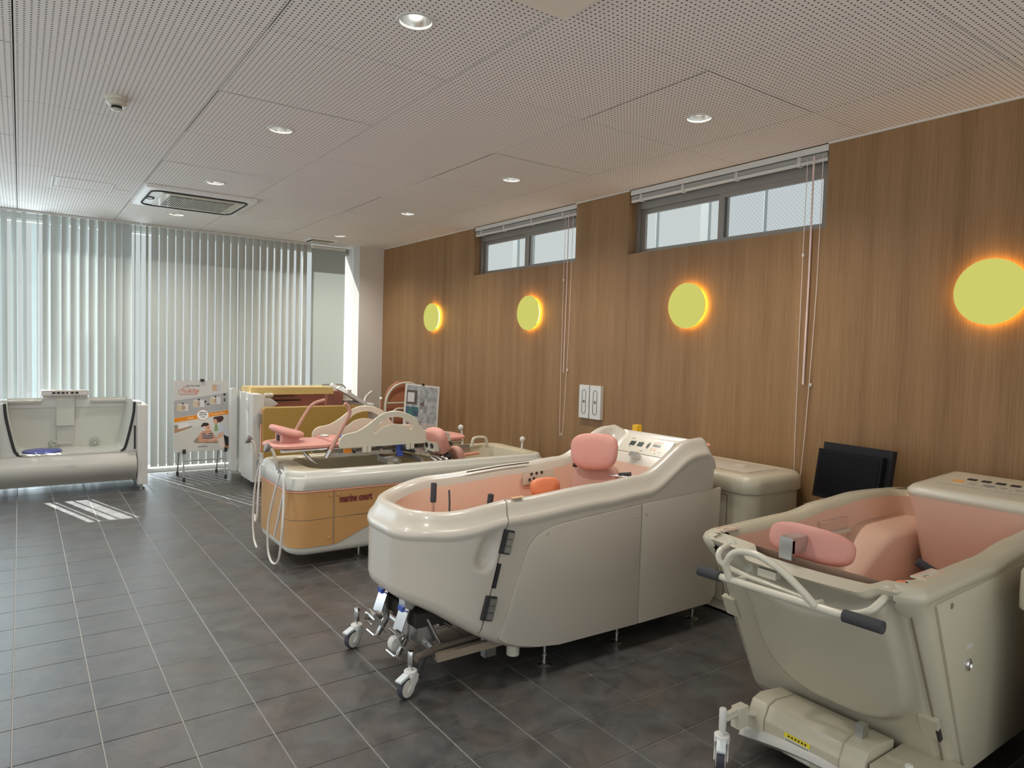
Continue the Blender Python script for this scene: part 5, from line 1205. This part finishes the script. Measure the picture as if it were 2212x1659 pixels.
text('poster_print', 'Bath Home Style', .026, PRINTB, pp, PM @ Matrix.Translation((-.16, .35, .001)), .0003, .8)
text('poster_print', 'metrina', .034, PRINTB, pp, PM @ Matrix.Translation((-.05, -.372, .001)), .0003, 1.0)
for x0, xb in ((1.585, 1.595), (2.045, 2.045)):
    tube('leg', [(x0, 5.57, .02), (x0-.005, 5.605, .36), (x0-.02+.0, 5.70, .95)], .009, STEEL, es_, 10); tube('leg', [(xb, 6.04, .02), (xb, 5.90, .45), (xb-.01, 5.68, .92)], .008, STEEL, es_, 10)
    for (xx, yy) in ((x0, 5.57), (xb, 6.04)): lathe('leg_tip', [(.013, 0), (.016, .004), (.013, .04), (.009, .045)], BLACK, es_, Matrix.Translation((xx, yy, 0)), 14)
    box('ledge_clip', (x0-.015, 5.545, .325), (x0+.015, 5.60, .375), BLACK, es_, .006); tube('brace', [(x0-.005, 5.59, .30), (xb-.005, 5.93, .36)], .007, STEEL, es_, 8)
tube('cross_bar', [(1.585, 5.585, .24), (2.045, 5.585, .24)], .007, STEEL, es_, 8); tube('cross_bar', [(1.59, 5.90, .34), (2.04, 5.90, .34)], .007, STEEL, es_, 8)
box('top_clip', (1.775, 5.645, 1.165), (1.815, 5.675, 1.195), BLACK, es_, .004)

def poster2(u, v):
    n = noise.noise(Vector((u*9, v*9, 1))); m2 = noise.noise(Vector((u*22, v*26, 4)))
    base = 176+40*n+24*m2; c = (base-8, base, base+6)
    if u < .35 and .12 < v < .42: c = (96, 92, 90)
    if .06 < u < .26 and .17 < v < .38: c = (214, 222, 226)
    if u < .40 and .48 < v < .68: c = (70+30*m2, 112+40*n, 122+40*m2)
    if .45 < u < .56 and .22 < v < .50 and n > -.1: c = (110, 100, 100)
    if v > .80: c = (196+30*m2, 190+30*m2, 188+30*m2)
    if .08 < u < .5 and .78 < v < .93 and m2 > 0: c = (120, 105, 100)
    if v < .03 or u > .97 or v > .97 or u < .03: c = (226, 226, 228)
    return tuple(max(0, min(255, int(x))) for x in c)
e2 = empty('picture_easel', 'small black easel with a bluish photo board leaning near the wood wall', 'easel', (4.0, 4.05, 0))
P2 = frame_m((3.86, 4.02, .93), (.97, -.10, -.10), (.17, .12, 1))
box('board', (-.215, -.28, -.012), (.215, .28, -.001), WHITE, e2, .002, P2); q_ = sheet('photo_print', P2, .42, .55, 60, 80, poster2, e2)
box('clip', (-.015, .27, -.01), (.015, .295, .008), BLACK, e2, .003, P2)
for pts in ([(3.74, 4.03, .0), (3.90, 4.10, 1.15)], [(4.16, 4.03, .0), (3.98, 4.10, 1.15)], [(4.05, 4.24, .0), (3.95, 4.12, 1.12)]): tube('leg', pts, .010, BLACK, e2, 10)
tube('ledge', [(3.70, 3.99, .64), (4.06, 3.99, .62)], .012, BLACK, e2, 8)
# shower chair behind
sc = empty('shower_chair', 'shower chair with white arched tube back and brown panel, behind the stretcher', 'chair', (3.7, 4.6, 0))
tube('back_tube', catmull([(3.68, 4.62, .0), (3.68, 4.62, .75), (3.69, 4.62, .98), (3.76, 4.62, 1.12), (3.88, 4.62, 1.19), (4.04, 4.62, 1.19), (4.14, 4.62, 1.08), (4.16, 4.62, .75), (4.16, 4.62, .0)], 6), .016, CREAM, sc, 12)
tube('cross_tube', [(3.70, 4.62, .95), (4.14, 4.62, .95)], .012, CREAM, sc, 10)
tube('arm_tube', catmull([(3.76, 4.57, .45), (3.76, 4.57, .80), (3.80, 4.57, .875), (3.90, 4.57, .885), (4.10, 4.57, .885)], 6), .013, CREAM, sc, 12)
prism('back_panel', roundpoly([(3.66, .55), (4.12, .55), (4.12, 1.18), (3.90, 1.24), (3.72, 1.12)], [.03, .03, .08, .1, .12], 6), 1, 4.67, 4.71, WOODB, sc, .008)
box('seat', (3.68, 4.36, .42), (4.14, 4.65, .46), PINK, sc, .02, seg=3)
for x in (3.72, 4.10): tube('leg', [(x, 4.38, 0), (x, 4.38, .43)], .014, CREAM, sc, 10)
